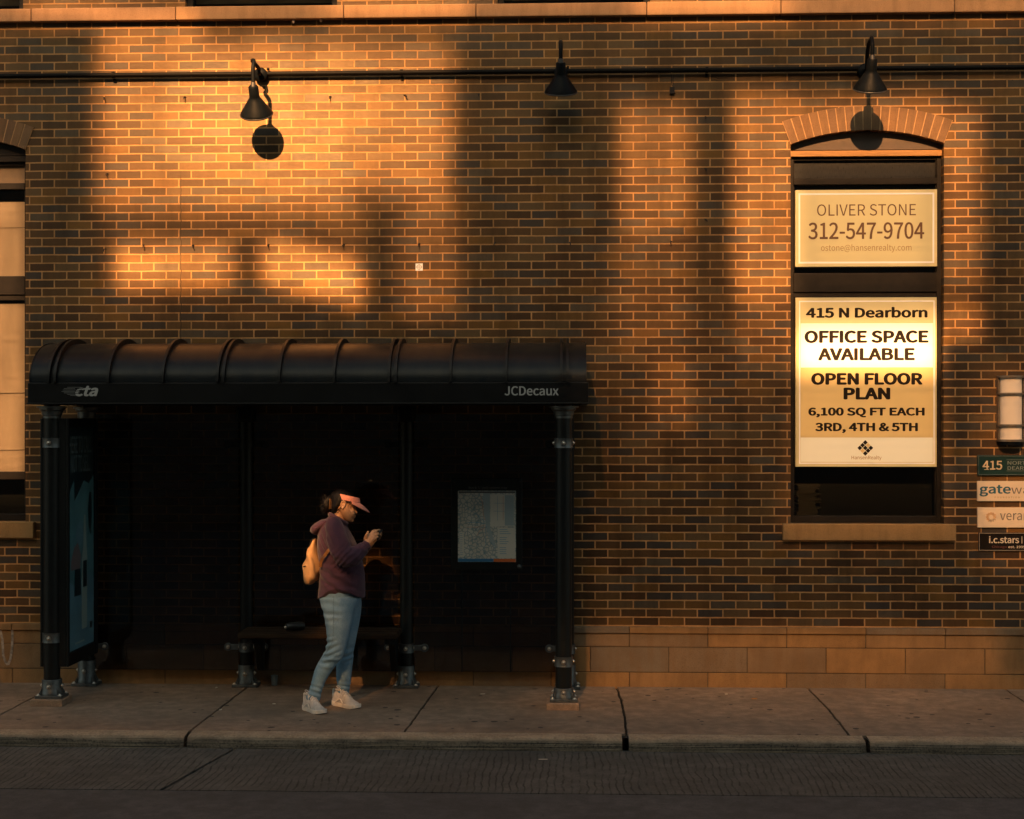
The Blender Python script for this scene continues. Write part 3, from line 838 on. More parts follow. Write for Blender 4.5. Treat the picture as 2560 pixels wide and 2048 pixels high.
mb.box(cx_ - .0016, cx_ + .0016, -.0062, -.0052, b.z + .004, a.z - .004); mb.box(a.x + .004, cx_ - .0018, -.0062, -.0052, cz_ - .0016, cz_ + .0016); mb.box(cx_ + .0018, b.x - .004, -.0062, -.0052, cz_ - .0016, cz_ + .0016)
rs = []
for i in range(25):
    t = 2 * math.pi * i / 24; c, s = math.cos(t), math.sin(t)
    rs.append([(cx_ + .0165*c, -.0052, cz_ + .0165*s), (cx_ + .0165*c, -.0062, cz_ + .0165*s), (cx_ + .0195*c, -.0062, cz_ + .0195*s), (cx_ + .0195*c, -.0052, cz_ + .0195*s)])
mb.rings(rs, True, False); mb.build("crosshair", M['greyink'], sv)

# ------------------------------------------------------------------ sign boards in the right window
def sgn(py): return P(2165, py, SY).z
def sgx(px): return P(px, 900, SY).x
SY = FY - 0.004
def rect(name, px0, px1, py0, py1, m, parent, lift, th=.0012):
    mb = MB(); mb.box(sgx(px0), sgx(px1), SY - lift - th, SY - lift, sgn(py1), sgn(py0)); return mb.build(name, m, parent)
def border(name, px0, px1, py0, py1, w, m, parent, lift, th=.0012):
    mb = MB(); y0, y1 = SY - lift - th, SY - lift
    x0, x1, z0, z1 = sgx(px0), sgx(px1), sgn(py1), sgn(py0); d = w * .0032
    mb.box(x0, x1, y0, y1, z1 - d, z1); mb.box(x0, x1, y0, y1, z0, z0 + d); mb.box(x0, x0 + d, y0, y1, z0 + d, z1 - d); mb.box(x1 - d, x1, y0, y1, z0 + d, z1 - d)
    return mb.build(name, m, parent)
def words(s, name, px0, px1, py0, py1, m, parent, lift, bold=0.0, shear=0.0, spacing=1.0):
    return lettering(s, name, sgx(px0), sgx(px1), sgn(py1), sgn(py0), SY - lift - .0003, m, parent, bold, shear, spacing=spacing)
s1 = thing("contact_sign", "gold sign with white border, name and phone number in upper window pane", "sign", (sgx(2165), SY, sgn(667)))
mb = MB(); mb.box(sgx(1988), sgx(2342), SY - .010, SY + .030, sgn(667), sgn(475)); mb.build("board", M['gold'], s1, bevel=.002)
border("border", 1995.5, 2335, 483, 659, 4.5, M['white'], s1, .0105)
words("OLIVER STONE", "name_line", 2042, 2289, 511, 540, M['brownink'], s1, .0105, .0)
words("312-547-9704", "phone_line", 2021, 2309, 557, 598, M['brownink'], s1, .0105, .006)
words("ostone@hansenrealty.com", "email_line", 2052, 2278, 611, 632, M['tanink'], s1, .0105, .0)
s2 = thing("office_sign", "tall cream and gold office space sign in lower window pane", "sign", (sgx(2165), SY, sgn(1167)))
mb = MB(); mb.box(sgx(1988.5), sgx(2341), SY - .010, SY + .030, sgn(1167), sgn(744)); mb.build("board", M['gold'], s2, bevel=.002)
border("border", 1997, 2336, 752, 1160, 3.2, M['white'], s2, .0105)
rect("address_band", 2001, 2331.5, 757.5, 808, M['gold'], s2, .0105)
rect("white_band", 2001, 2331.5, 808.5, 919, M['white'], s2, .0105)
rect("amber_band", 2001, 2331.5, 919.5, 1093.5, M['amber'], s2, .0105)
rect("cream_band", 2001, 2331.5, 1094, 1155, M['cream'], s2, .0105)
L = .012
words("415 N Dearborn", "address_line", 2016, 2316, 769, 794, M['blackink'], s2, L, .016)
words("OFFICE SPACE", "headline", 2013, 2318, 828, 856.5, M['blackink'], s2, L, .019)
words("AVAILABLE", "headline", 2047, 2284, 872, 899.5, M['blackink'], s2, L, .019)
words("OPEN FLOOR", "headline", 2030, 2303, 934, 961, M['blackink'], s2, L, .021)
words("PLAN", "headline", 2111, 2222, 971, 997.5, M['blackink'], s2, L, .021)
words("6,100 SQ FT EACH", "detail_line", 2022, 2309, 1020, 1043, M['blackink'], s2, L, .018)
words("3RD, 4TH & 5TH", "detail_line", 2039, 2292, 1058, 1082, M['blackink'], s2, L, .018)
words("HansenRealty", "company_name", 2128, 2203, 1139, 1151, M['tanink'], s2, L, .002)
mb, mb2 = MB(), MB(); cx_, cz_ = sgx(2162.5), sgn(1120); d = 6.4 * .0032
k45 = math.sqrt(.5)
for i in (-1, 0, 1):
    for j in (-1, 0, 1):
        px_, pz_ = cx_ + (i - j) * d * 1.06, cz_ + (i + j) * d * 1.06
        tgt = mb2 if (i, j) in ((1, 0), (-1, 0)) else mb
        h = d * .94
        tgt.prism([(px_ - h, SY - L - .001, pz_), (px_, SY - L - .001, pz_ - h), (px_ + h, SY - L - .001, pz_), (px_, SY - L - .001, pz_ + h)], (0, .001, 0))
lg = mb.build("diamond_logo", M['blackink'], s2); mb2.build("logo_tile", M['amber'], lg)
# stack of papers behind the lower pane
ps = thing("paper_stack", "stack of old papers behind the bottom of the window glass", "papers", (sgx(2025), FY + .1, sgn(1290)))
mb = MB(); x0, x1 = sgx(1994), sgx(2054); z = sgn(1290)
zt = sgn(1214)
while z < zt:
    h = random.uniform(.006, .012)
    mb.box(x0 + random.uniform(0, .022), x1 + random.uniform(-.05, .012), FY + .06 + random.uniform(0, .012), .28, z, z + h - .0016); z += h
mb.build("papers", mat("yellowed_paper", (.085, .070, .046), .8, noise_amt=.6, noise_scale=20, stretch=(1, 1, 30)), ps)

# ------------------------------------------------------------------ sconce and name plaques at the right edge
sc0 = P(2524, 1020, -.0)
sc = thing("wall_sconce", "half round opal wall light with metal bands beside the sign window", "wall lamp", (sc0.x, 0, P(2524, 1104).z))
rs_ = .105
def half(z0, z1, r, depth=.9, n=24, y0=-.03):
    pts = [(sc0.x + r * math.cos(math.pi + math.pi * i / n), y0 + depth * r * math.sin(math.pi + math.pi * i / n)) for i in range(n + 1)]
    pts = [(sc0.x - r, -.002)] + pts + [(sc0.x + r, -.002)]
    return [(x, y, z0) for x, y in pts], z1 - z0
zz = lambda py: P(2524, py, -.1).z
mb = MB(); p_, h_ = half(zz(1102), zz(942), .086); mb.prism(p_, (0, 0, h_)); mb.build("opal_shade", M['sconceglass'], sc, smooth=40)
M['bronze'] = mat("brushed_bronze", (.24, .19, .14), .4, metal=.7, noise_amt=.2, noise_scale=30)
for a, b in ((939, 945), (982, 987.5), (1061, 1067), (1099, 1105)):
    mb = MB(); p_, h_ = half(zz(b), zz(a), .1055); mb.prism(p_, (0, 0, h_)); mb.build("band", M['bronze'], sc, smooth=40, bevel=.002)
for sx_ in (-1, 1):
    mb = MB(); mb.box(sc0.x + sx_ * .097 - .006, sc0.x + sx_ * .097 + .006, -.045, -.001, zz(1103), zz(941)); mb.build("side_bar", M['bronze'], sc)
mb = MB(); p_, h_ = half(zz(1113), zz(1105.5), .095); mb.prism(p_, (0, 0, h_)); mb.build("bottom_cap", M['lampblack'], sc, smooth=40)
def plaque(name, px0, py0, py1, w, m, label, th=.02):
    a, b = P(px0, py0, -.02), P(px0, py1, -.02)
    t = thing(name, label, "sign", (a.x + w / 2, 0, b.z), "name plaques by the entrance")
    mb = MB(); mb.box(a.x, a.x + w, -th, -.001, b.z, a.z); mb.build("plate", m, t, bevel=.002)
    return t, a.x, b.z, a.z
def pw(s, name, t, px0, px1, py0, py1, m, bold=0, spacing=1.0, shear=0.0):
    a, b = P(px0, py0, -.021), P(px1, py1, -.021)
    return lettering(s, name, a.x, b.x, b.z, a.z, -.0212, m, t, bold, shear, spacing=spacing)
def pline(name, t, px0, px1, py, h, m):
    a, b = P(px0, py, -.021), P(px1, py, -.021)
    mb = MB(); mb.box(a.x, b.x, -.0225, -.0203, a.z - h, a.z + h); return mb.build(name, m, t)
PW = .70
t, x, z0, z1 = plaque("name_plaque", 2444, 1138, 1189, PW, M['green'], "dark green address plaque reading 415, topmost of the four under the sconce")
M['palegold'] = mat("pale_gold_letters", (.55, .42, .26), .5); M['sagegrey'] = mat("sage_letters", (.22, .24, .21), .5)
pw("415", "number", t, 2457, 2505, 1152.5, 1174, M['palegold'], .007)
mb = MB()
for (ax, ay, bx_) in ((2461, 1174, 2472), (2475, 1174, 2486)):
    a_, b_ = P(ax, ay, -.021), P(bx_, ay, -.021); mb.box(a_.x, b_.x, -.0225, -.0203, a_.z - .002, a_.z + .002)
mb.build("digit_serif", M['palegold'], t)
pw("NORTH", "street_line", t, 2519, 2576, 1153, 1162, M['sagegrey'], .002); pw("DEARBORN", "street_line", t, 2519, 2604, 1166, 1175, M['sagegrey'], .002)
pline("rule", t, 2516, 2625, 1149.5, .0010, M['sagegrey']); pline("rule", t, 2516, 2625, 1177.5, .0010, M['sagegrey'])
mb = MB(); d = .0018; x0, x1 = x + .007, x + PW - .007; a_, b_ = z0 + .007, z1 - .007
for q in ((x0, x1, b_ - d, b_), (x0, x1, a_, a_ + d), (x0, x0 + d, a_ + d, b_ - d), (x1 - d, x1, a_ + d, b_ - d)): mb.box(q[0], q[1], -.0222, -.0203, q[2], q[3])
mb.build("border", M['sagegrey'], t)
t, x, z0, z1 = plaque("name_plaque", 2443.5, 1203, 1253, PW, M['ivory'], "ivory plaque with teal gateway lettering, second of the four under the sconce")
pw("gate", "company_name", t, 2450, 2526, 1213, 1241, M['teal'], .010); pw("way", "company_name", t, 2528, 2594, 1219, 1241, M['greyink'], 0)
pw("FOUNDATION", "small_line", t, 2487, 2549, 1241.5, 1246, M['tanink'], 0, 1.3)
t, x, z0, z1 = plaque("name_plaque", 2444, 1269, 1319, PW, M['ivory'], "ivory plaque with orange sunburst mark, third of the four under the sconce")
mb, mb2 = MB(), MB(); c_ = P(2477.5, 1293, -.021)
for k in range(12):
    an = 2 * math.pi * (k + .5) / 12; u_ = Vector((math.cos(an), 0, math.sin(an))); v_ = Vector((-u_.z, 0, u_.x))
    tg = mb if -0.3 < math.sin(an) or math.cos(an) < -.6 else mb2
    for sgn_ in (-1, 1):
        a_ = c_ + u_ * .019; b_ = c_ + u_ * .040 + v_ * sgn_ * .0075; n_ = v_ * .0013
        y_ = Vector((0, -.0015, 0))
        tg.prism([a_ - n_ + y_, b_ - n_ + y_, b_ + n_ + y_, a_ + n_ + y_], (0, .0015, 0))
mb.build("sunburst", M['orangeink'], t); mb2.build("sunburst", M['greyink'], t)
pw("verano", "company_name", t, 2500, 2590, 1283, 1301, M['greyink'], 0)
t, x, z0, z1 = plaque("name_plaque", 2447, 1332, 1377, PW, M['blackink'], "black plaque with thin white border, lowest of the four under the sconce")
mb = MB(); d = .0020; x0, x1 = x + .003, x + PW - .003; a_, b_ = z0 + .003, z1 - .003
for q in ((x0, x1, b_ - d, b_), (x0, x1, a_, a_ + d), (x0, x0 + d, a_ + d, b_ - d), (x1 - d, x1, a_ + d, b_ - d)): mb.box(q[0], q[1], -.0222, -.0203, q[2], q[3])
M['offwhite'] = mat("off_white_letters", (.60, .50, .38), .5)
mb.build("border", M['offwhite'], t)
pw("i.c.stars", "company_name", t, 2473, 2547, 1341, 1358, M['offwhite'], .010); pline("rule", t, 2554, 2555.6, 1350, .028, M['offwhite'])
pw("Chicago", "small_line", t, 2480, 2517, 1364, 1371.5, mat("maroon_letters", (.10, .03, .02), .5), .012); pw("est. 1999", "small_line", t, 2521, 2563, 1364.5, 1370.5, M['offwhite'], .009)

# ------------------------------------------------------------------ bus shelter
FYP, RYP = -0.93, -0.11        # front and rear post rows
xl = P(130, 1300, FYP).x; xr = P(1409, 1300, FYP).x
xm1 = P(616, 1300, RYP).x; xm2 = P(1016, 1300, RYP).x; xrr = P(1419, 1300, RYP).x
sh = thing("bus_shelter", "black bus shelter with barrel roof, bench and glass back on the sidewalk", "bus shelter", ((xl + xr) / 2, -0.5, 0))
YF = -1.06                     # face of the fascia
zf0, zf1 = P(700, 1011, YF).z, P(700, 957, YF).z
rx0, rx1 = P(69, 980, YF).x, P(1471, 980, YF).x
ybk = -0.03
yc, ra = (YF + ybk) / 2 - .0, (ybk - YF) / 2 - .012
ztop = P(700, 859, yc).z; rb = ztop - zf1 - .002
def barrel(x0, x1, grow, n=28, thick=None):
    rs = []
    for x in (x0, x1):
        rs.append([(x, yc - (ra + grow) * math.cos(math.pi * i / n), zf1 + .002 + (rb + grow) * math.sin(math.pi * i / n)) for i in range(n + 1)])
    return rs
mb = MB(); mb.rings(barrel(rx0 + .012, rx1 - .018, 0), True, True)
roof = mb.build("roof", M['roof'], sh, smooth=30)
for x in (rx0 + .012 - .005, rx1 - .018):
    mb = MB(); mb.rings(barrel(x, x + .005, .006), True, True); mb.build("end_trim", M['fascia'], roof)
for px in (122, 138, 271, 407, 544, 559, 698, 835, 972, 989, 1126, 1265, 1403, 1419):
    x = P(px, 950, YF).x
    a_, b_ = barrel(x - .010, x + .010, .036); a2, b2 = barrel(x - .010, x + .010, -.004)
    mb = MB()
    n_ = len(a_); vs = a_ + b_ + a2 + b2; fs = []
    for i in range(n_ - 1):
        fs += [(i, i+1, n_+i+1, n_+i), (2*n_+i, 3*n_+i, 3*n_+i+1, 2*n_+i+1), (i, 2*n_+i, 2*n_+i+1, i+1), (n_+i, n_+i+1, 3*n_+i+1, 3*n_+i)]
    fs += [(0, n_, 3*n_, 2*n_), (n_-1, 3*n_-1, 4*n_-1, 2*n_-1)]
    mb.add(vs, fs); mb.build("roof_rib", M['fascia'], roof, smooth=40)
mb = MB()
mb.box(rx0, rx1, YF, YF + .05, zf0 + .012, zf1); mb.box(rx0 - .004, rx1 + .004, YF - .006, YF + .056, zf0, zf0 + .012)
mb.box(rx0, rx1, ybk - .05, ybk, zf0, zf1); mb.box(rx0, rx0 + .05, YF + .056, ybk - .05, zf0, zf1); mb.box(rx1 - .05, rx1, YF + .056, ybk - .05, zf0, zf1)
mb.box(rx0 + .05, rx1 - .05, YF + .056, ybk - .05, zf1 - .03, zf1)
fas = mb.build("fascia", M['fascia'], sh, bevel=.004)
z = lambda py: P(700, py, YF).z; X_ = lambda px: P(px, 980, YF).x
lettering("JCDecaux", "maker_name", X_(1262), X_(1396), z(989), z(966.5), YF - .001, M['greyletter'], fas, .008)
lettering("cta", "transit_logo", X_(190), X_(244), z(989.5), z(965.5), YF - .001, M['greyletter'], fas, .016, .28)
mb = MB()
for k, (py, xa) in enumerate(((968, 168), (971.5, 160), (975, 157), (978.5, 154), (982, 160), (985.5, 168), (988.5, 176))):
    mb.box(X_(xa), X_(203 - k), YF - .0013, YF - .0002, z(py) - .0016, z(py) + .0016)
mb.build("speed_line", mat("dim_grey_stripe", (.16, .16, .15), .6), fas)
mb = MB()
for py in (971.5, 975.5, 979.5, 983.5): mb.box(X_(188), X_(208), YF - .0024, YF - .0018, z(py) - .0022, z(py) + .0022)
mb.build("logo_stripe", M['fascia'], fas)

def bolt(mb, c, d, r=.011):
    c, d = Vector(c), Vector(d).normalized()
    q = Vector((0, 0, 1)).rotation_difference(d).to_matrix()
    mb.lathe([(r * 1.5, 0), (r * 1.5, .003), (r, .004), (r * .85, .010), (r * .4, .014), (0, .0145)], c, q, 12)
def post(x, y, foot, rings_z, base_z, cap_z, arms=(), r=.060):
    zt = zf0 + .004
    mb = MB(); mb.cyl((x, y, foot + .02), (x, y, zt), r, n=32)
    p = mb.build("post", M['blackpaint'], sh, smooth=40)
    mb = MB()
    mb.lathe([(r + .001, base_z), (r + .012, base_z), (r + .014, base_z - .012), (r + .014, foot + .06), (r + .022, foot + .045), (r + .022, foot + .022), (r + .001, foot + .022)], (x, y, 0), None, 32)
    mb.box(x - .10, x + .10, y - .085, y + .085, foot + .001, foot + .022)
    bl = []
    for dx, dy in ((-.082, -.065), (.082, -.065), (-.082, .065), (.082, .065)):
        bl.append(((x + dx, y + dy, foot + .022), (0, 0, 1), .012))
        mb.prism([(x + dx*.98, y + dy - .006, foot + .022), (x + dx * .72, y + dy*.8 - .006, foot + .022), (x + dx * .72, y + dy*.8 - .006, foot + .075)], (0, .012, 0))
    fz = (base_z + foot) / 2 + .02
    for a in (-90, -180, 0): bl.append(((x + (r + .014) * math.cos(R(a)), y + (r + .014) * math.sin(R(a)), fz), (math.cos(R(a)), math.sin(R(a)), 0)))
    b = mb.build("foot_casting", M['steel'], p, smooth=35, bevel=.002)
    for zc_ in rings_z:
        mb = MB(); h = .036
        mb.lathe([(r + .0005, zc_ - h), (r + .011, zc_ - h), (r + .008, zc_ - h + .012), (r + .008, zc_ + h - .012), (r + .011, zc_ + h), (r + .0005, zc_ + h)], (x, y, 0), None, 32)
        cm = M['blackpaint'] if arms and zc_ > 1.2 else M['steel']  # upper rear clamps black: the roof's shade put into their colour
        mb.build("clamp_ring", cm, p, smooth=35)
        for a in (-90, -180, 0) if cm is M['steel'] else (): bl.append(((x + (r + .009) * math.cos(R(a)), y + (r + .009) * math.sin(R(a)), zc_), (math.cos(R(a)), math.sin(R(a)), 0)))
        for s_ in arms:
            mb = MB(); mb.box(min(x + s_ * (r + .004), x + s_ * .135), max(x + s_ * (r + .004), x + s_ * .135), y - .012, y + .012, zc_ - .022, zc_ + .022)
            mb.lathe([(0, 0), (.032, 0), (.032, .024), (0, .024)], (x + s_ * .145, y + .012, zc_), Matrix.Rotation(R(90), 3, 'X'), 20)
            mb.build("glass_clamp", cm, p, smooth=35, bevel=.002)
            if zc_ < 1.2: bl.append(((x + s_ * .145, y - .012, zc_), (0, -1, 0)))
    for q_ in bl:
        mb = MB(); bolt(mb, *q_); mb.build("bolt_head", M['bolt'], p, smooth=50)
    if cap_z:
        mb = MB()
        mb.lathe([(r + .001, cap_z), (r + .006, cap_z), (r + .006, cap_z + .02), (r + .014, cap_z + .024), (r + .018, zt - .055), (r + .032, zt - .042), (r + .032, zt - .030), (r + .05, zt - .028), (r + .05, zt - .016), (r + .001, zt - .016)], (x, y, 0), None, 32)
        mb.build("capital", M['steel'], p, smooth=35)
    return p
PADH = .050
zq = lambda py, Y: P(1300, py, Y).z
post(xl, FYP, PADH, (zq(1108, FYP - .07), zq(1603, FYP - .07)), zq(1709, FYP - .07), zq(1046, FYP - .07))
post(xr, FYP, PADH, (zq(1108, FYP - .07), zq(1656, FYP - .07)), zq(1722, FYP - .07), zq(1046, FYP - .07))
zr = (zq(1112, RYP - .06), zq(1624, RYP - .06))
post(xl, RYP, .001, zr, .20, zq(1052, RYP), (1,), .056)
post(xm1, RYP, .001, zr, .17, 0, (-1, 1), .050); post(xm2, RYP, .001, zr, .17, 0, (-1, 1), .050); post(xrr, RYP, .001, zr, .19, 0, (-1,), .050)
for x in (xm1, xm2):
    mb = MB(); mb.box(x - .07, x + .07, RYP - .07, RYP + .06, zf0 - .13, zf0 - .012); mb.build("roof_bracket", M['blackpaint'], sh, bevel=.02)
for x in (xl, xr):
    mb = MB(); mb.box(x - .125, x + .115, FYP - .115, FYP + .12, -.004, PADH); mb.build("footing", M['pad'], sh, bevel=.008, seg=3)
# rear glass
for x0, x1 in ((xl + .07, xm1 - .065), (xm1 + .065, xm2 - .065), (xm2 + .065, xrr - .065)):
    mb = MB(); mb.box(x0, x1, RYP - .005, RYP + .005, P(700, 1676, RYP).z, P(700, 1036, RYP).z)
    mb.build("glass_panel", M['tint'], sh)
# advertising case hung between the left posts
ax1 = P(172, 1300, FYP - .02).x; ax0 = P(100, 1300, FYP - .02).x
ay0, ay1 = FYP - .02, -.24
cz0, cz1 = P(172, 1668, ay0).z, P(172, 1046, ay0).z
mb = MB()
mb.box(ax0, ax1 - .02, ay0, ay1, cz0, cz1)
for q in ((ay0, ay0 + .03, cz0, cz1), (ay1 - .07, ay1, cz0, cz1), (ay0 + .03, ay1 - .07, cz0, cz0 + .10), (ay0 + .03, ay1 - .07, cz1 - .07, cz1)):
    mb.box(ax1 - .02, ax1, q[0], q[1], q[2], q[3])
cas = mb.build("advert_case", M['blackpaint'], sh, bevel=.006)
py0, py1, pz0, pz1 = ay0 + .032, ay1 - .072, cz0 + .102, cz1 - .072
M['p_dark'] = mat("poster_night_blue", (.010, .022, .026), .35); M['p_teal'] = mat("poster_teal", (.085, .21, .235), .35, noise_amt=.3, noise_scale=5)
M['p_blue'] = mat("poster_blue", (.10, .21, .26), .35, noise_amt=.25, noise_scale=4); M['p_pale'] = mat("poster_pale", (.21, .28, .26), .35); M['p_red'] = mat("poster_rose", (.14, .11, .11), .4); M['p_text'] = mat("poster_letters", (.12, .16, .165), .4)
mb = MB(); mb.box(ax1 - .019, ax1 - .016, py0, py1, pz0, pz1); po = mb.build("poster", M['p_dark'], cas)
def onp(u, v, lift): return (ax1 - .016 + lift, py0 + (py1 - py0) * u, pz0 + (pz1 - pz0) * v)
def shape(name, m, pts, lift):
    mb = MB(); mb.prism([onp(u, v, lift) for u, v in pts], (.0008, 0, 0)); return mb.build(name, m, po)
shape("landscape", M['p_teal'], [(0, 0), (1, 0), (1, .78), (.80, .74), (.62, .76), (.24, .67), (.22, .76), (0, .70)], .0005)
shape("water", M['p_blue'], [(0, 0), (1, 0), (1, .30), (.7, .34), (.35, .27), (0, .32)], .0015)
shape("cloud", M['p_blue'], [(.25, .50), (.45, .46), (.6, .5), (.5, .58), (.35, .56)], .0015)
shape("rose_cloud", M['p_red'], [(.10, .36), (.45, .36), (.48, .42), (.36, .48), (.22, .46), (.1, .40)], .0025)
shape("bottle", M['p_pale'], [(.52, .08), (.72, .08), (.74, .40), (.70, .46), (.66, .60), (.60, .60), (.57, .46), (.52, .40)], .0025)
shape("bottle_label", M['p_dark'], [(.56, .27), (.72, .27), (.72, .39), (.56, .39)], .0035)
shape("tall_glass", M['p_dark'], [(.22, .24), (.48, .24), (.46, .36), (.24, .36)], .0035)
shape("figure", M['p_dark'], [(.80, .54), (.88, .50), (.92, .60), (.90, .70), (.82, .70), (.76, .62)], .0025)
def rotp(q): return Vector((ax1 - .0150, q.x, q.z))
for s_, u0_, u1_, v0_, v1_ in (("HERE TO CALL", .04, .90, .885, .962), ("NOT TO SELL", .10, .86, .800, .876)):
    lettering(s_, "poster_line", py0 + (py1-py0)*u0_, py0 + (py1-py0)*u1_, pz0 + (pz1-pz0)*v0_, pz0 + (pz1-pz0)*v1_, 0, M['p_text'], po, .008, rot=rotp)
shape("small_mark", M['p_dark'], [(.84, .07), (.94, .07), (.94, .10), (.84, .10)], .0025)
shape("small_print", M['p_pale'], [(.26, .022), (.62, .022), (.62, .030), (.26, .030)], .0025)
# map case on the rear glass
MY = RYP - .022
mx = lambda px: P(px, 1300, MY).x; mz = lambda py: P(1215, py, MY).z
mb = MB(); mb.box(mx(1127), mx(1306), MY - .006, MY + .014, mz(1426), mz(1196)); mc = mb.build("map_case", M['blackpaint'], sh, bevel=.008, seg=3)
mb = MB(); pass
for q_ in (((mx(1298), MY - .006, mz(1416)), (0, -1, 0), .012), ((mx(1135), MY - .006, mz(1204)), (0, -1, 0), .009), ((mx(1298), MY - .006, mz(1204)), (0, -1, 0), .009)):
    mb = MB(); bolt(mb, *q_); mb.build("case_bolt", M['steel'] if q_[2] > .01 else M['blackpaint'], mc, smooth=50)
mb = MB(); mb.box(mx(1145), mx(1290), MY - .0075, MY - .0062, mz(1405), mz(1227)); 
def map_material():
    t = NT("printed_street_map"); o = t.tc.outputs["Object"]; s = t.sep(o)
    base = t.ramp(t.noise(o, 8.0, 2.0), [(0.42, (.40, .37, .31)), (0.60, (.46, .45, .40))])
    v = t.new("ShaderNodeTexVoronoi", feature='DISTANCE_TO_EDGE'); v.inputs["Scale"].default_value = 34; t.l.new(o, v.inputs["Vector"])
    col = t.mix(t.ramp(v.outputs["Distance"], [(0.0, 0.95), (0.13, 0.0)]), base, (.08, .17, .21))
    gx = t.math('ABSOLUTE', t.math('SINE', t.math('MULTIPLY', s[0], 190.0))); gz = t.math('ABSOLUTE', t.math('SINE', t.math('MULTIPLY', s[2], 160.0)))
    grid = t.math('MAXIMUM', t.ramp(gx, [(0.0, 1.0), (0.13, 0.0)]), t.ramp(gz, [(0.0, 1.0), (0.13, 0.0)]))
    col = t.mix(t.math('MULTIPLY', grid, t.ramp(t.noise(o, 16.0), [(0.45, 0.0), (0.6, 0.7)])), col, (.42, .25, .18))
    t.l.new(col, t.b.inputs["Base Color"]); t.b.inputs["Roughness"].default_value = 0.45
    return t.m
mp = mb.build("map_sheet", map_material(), mc)
def mrect(name, a, b, c, d, m, lift=.0085, th=.0006):
    mb = MB(); mb.box(mx(a), mx(b), MY - lift, MY - lift + th, mz(d), mz(c)); return mb.build(name, m, mp)
M['lake'] = mat("map_lake_blue", (.24, .30, .31), .45); M['mpaper'] = mat("map_paper", (.46, .44, .38), .45); M['mink'] = mat("map_ink", (.06, .06, .06), .5); M['mblue'] = mat("map_footer_blue", (.02, .12, .24), .45); M['morange'] = mat("map_footer_orange", (.45, .10, .02), .45); M['mroute'] = mat("map_route_blue", (.06, .22, .33), .45); M['mred'] = mat("map_route_red", (.45, .13, .06), .45)
mb = MB(); mb.prism([(mx(a), MY - .0083, mz(b)) for a, b in ((1208, 1233), (1225, 1233), (1225, 1317), (1232, 1340), (1243, 1372), (1230, 1360), (1218, 1325), (1211, 1290))], (0, .0006, 0)); mb.build("lake", M['lake'], mp)
mrect("header_bar", 1147, 1288, 1228.5, 1233, M['mink'])
mrect("inset_map", 1226, 1286, 1236, 1316, M['mpaper'], .0088); mrect("inset_lake", 1262, 1285, 1238, 1314, M['lake'], .0094)
mrect("legend_panel", 1244, 1288, 1319, 1395, M['mpaper'], .0088); mrect("index_panel", 1149, 1160, 1330, 1393, M['mpaper'], .0088)
mrect("footer", 1145.5, 1234, 1397, 1404.6, M['mblue'], .0088); mrect("footer", 1234.5, 1289.5, 1397, 1404.6, M['morange'], .0088)
def mline(pts, m, w=.0012, lift=.0100):
    mb = MB(); p = [Vector((mx(a), MY - lift, mz(b))) for a, b in pts]
    for a, b in zip(p[:-1], p[1:]):
        n_ = Vector((-(b-a).z, 0, (b-a).x)).normalized() * w; mb.prism([a-n_, b-n_, b+n_, a+n_], (0, .0005, 0))
    return mb.build("route_line", m, mp)
mline([(1202, 1238), (1207, 1262), (1208, 1285), (1213, 1300)], M['mred']); mline([(1167, 1271), (1190, 1285), (1213, 1305)], M['mroute']); mline([(1168, 1306), (1190, 1306), (1213, 1309)], M['mroute'], .0018)
mline([(1168, 1318), (1195, 1318), (1213, 1312)], M['mred']); mline([(1215, 1310), (1214, 1330), (1214, 1366)], M['mroute']); mline([(1214, 1318), (1200, 1326), (1192, 1340)], M['mred']); mline([(1216, 1316), (1222, 1345), (1238, 1372)], M['mroute']); mline([(1258, 1240), (1258, 1300)], M['mred']); mline([(1234, 1258), (1262, 1258)], M['mroute']); mline([(1234, 1278), (1262, 1278)], M['mroute']); mline([(1244, 1240), (1244, 1302)], M['mroute'])
mb = MB()
for k in range(13):
    if k in (3, 8): continue
    mb.box(mx(1249), mx(1262 + random.uniform(2, 16)), MY - .0094, MY - .0089, mz(1324 + k * 5.0) - .0022, mz(1324 + k * 5.0) + .0018)
for k in range(12): mb.box(mx(1150.5), mx(1155 + random.uniform(0, 3.5)), MY - .0094, MY - .0089, mz(1334 + k * 4.8) - .0018, mz(1334 + k * 4.8) + .0018)
mb.build("legend_lines", M['mroute'], mp)
lettering("Bus & 'L' (rail) system map", "map_title", mx(1172), mx(1268), mz(1223.5), mz(1216), MY - .0075, mat("dim_case_letters", (.08, .08, .075), .6), mc, .006)
for px in (1155, 1276):
    mb = MB(); mb.box(mx(px) - .005, mx(px) + .005, MY - .002, MY + .010, P(700, 1676, RYP).z, mz(1426)); mb.build("map_rail", M['blackpaint'], sh)
# bench
by0, by1 = -0.66, -0.28
bx0, bx1 = P(604, 1590, -.5).x, P(998, 1590, -.5).x
bz = P(800, 1584, by0).z
mb = MB()
for k in range(3):
    a_ = by0 + k * (by1 - by0) / 3; mb.box(bx0, bx1, a_, a_ + (by1 - by0) / 3 - .012, bz - .045, bz)
be = mb.build("bench_seat", M['benchwood'], sh, bevel=.012, seg=3)
for x in (bx0 + .06, bx1 - .10):
    mb = MB(); mb.prism([(x, by0 + .03, bz - .046), (x, RYP - .03, bz - .046), (x, RYP - .03, bz - .36), (x, RYP - .10, bz - .36), (x, by1 - .06, bz - .13), (x, by0 + .03, bz - .085)], (.05, 0, 0))
    mb.build("bench_bracket", M['blackpaint'], sh, bevel=.006)

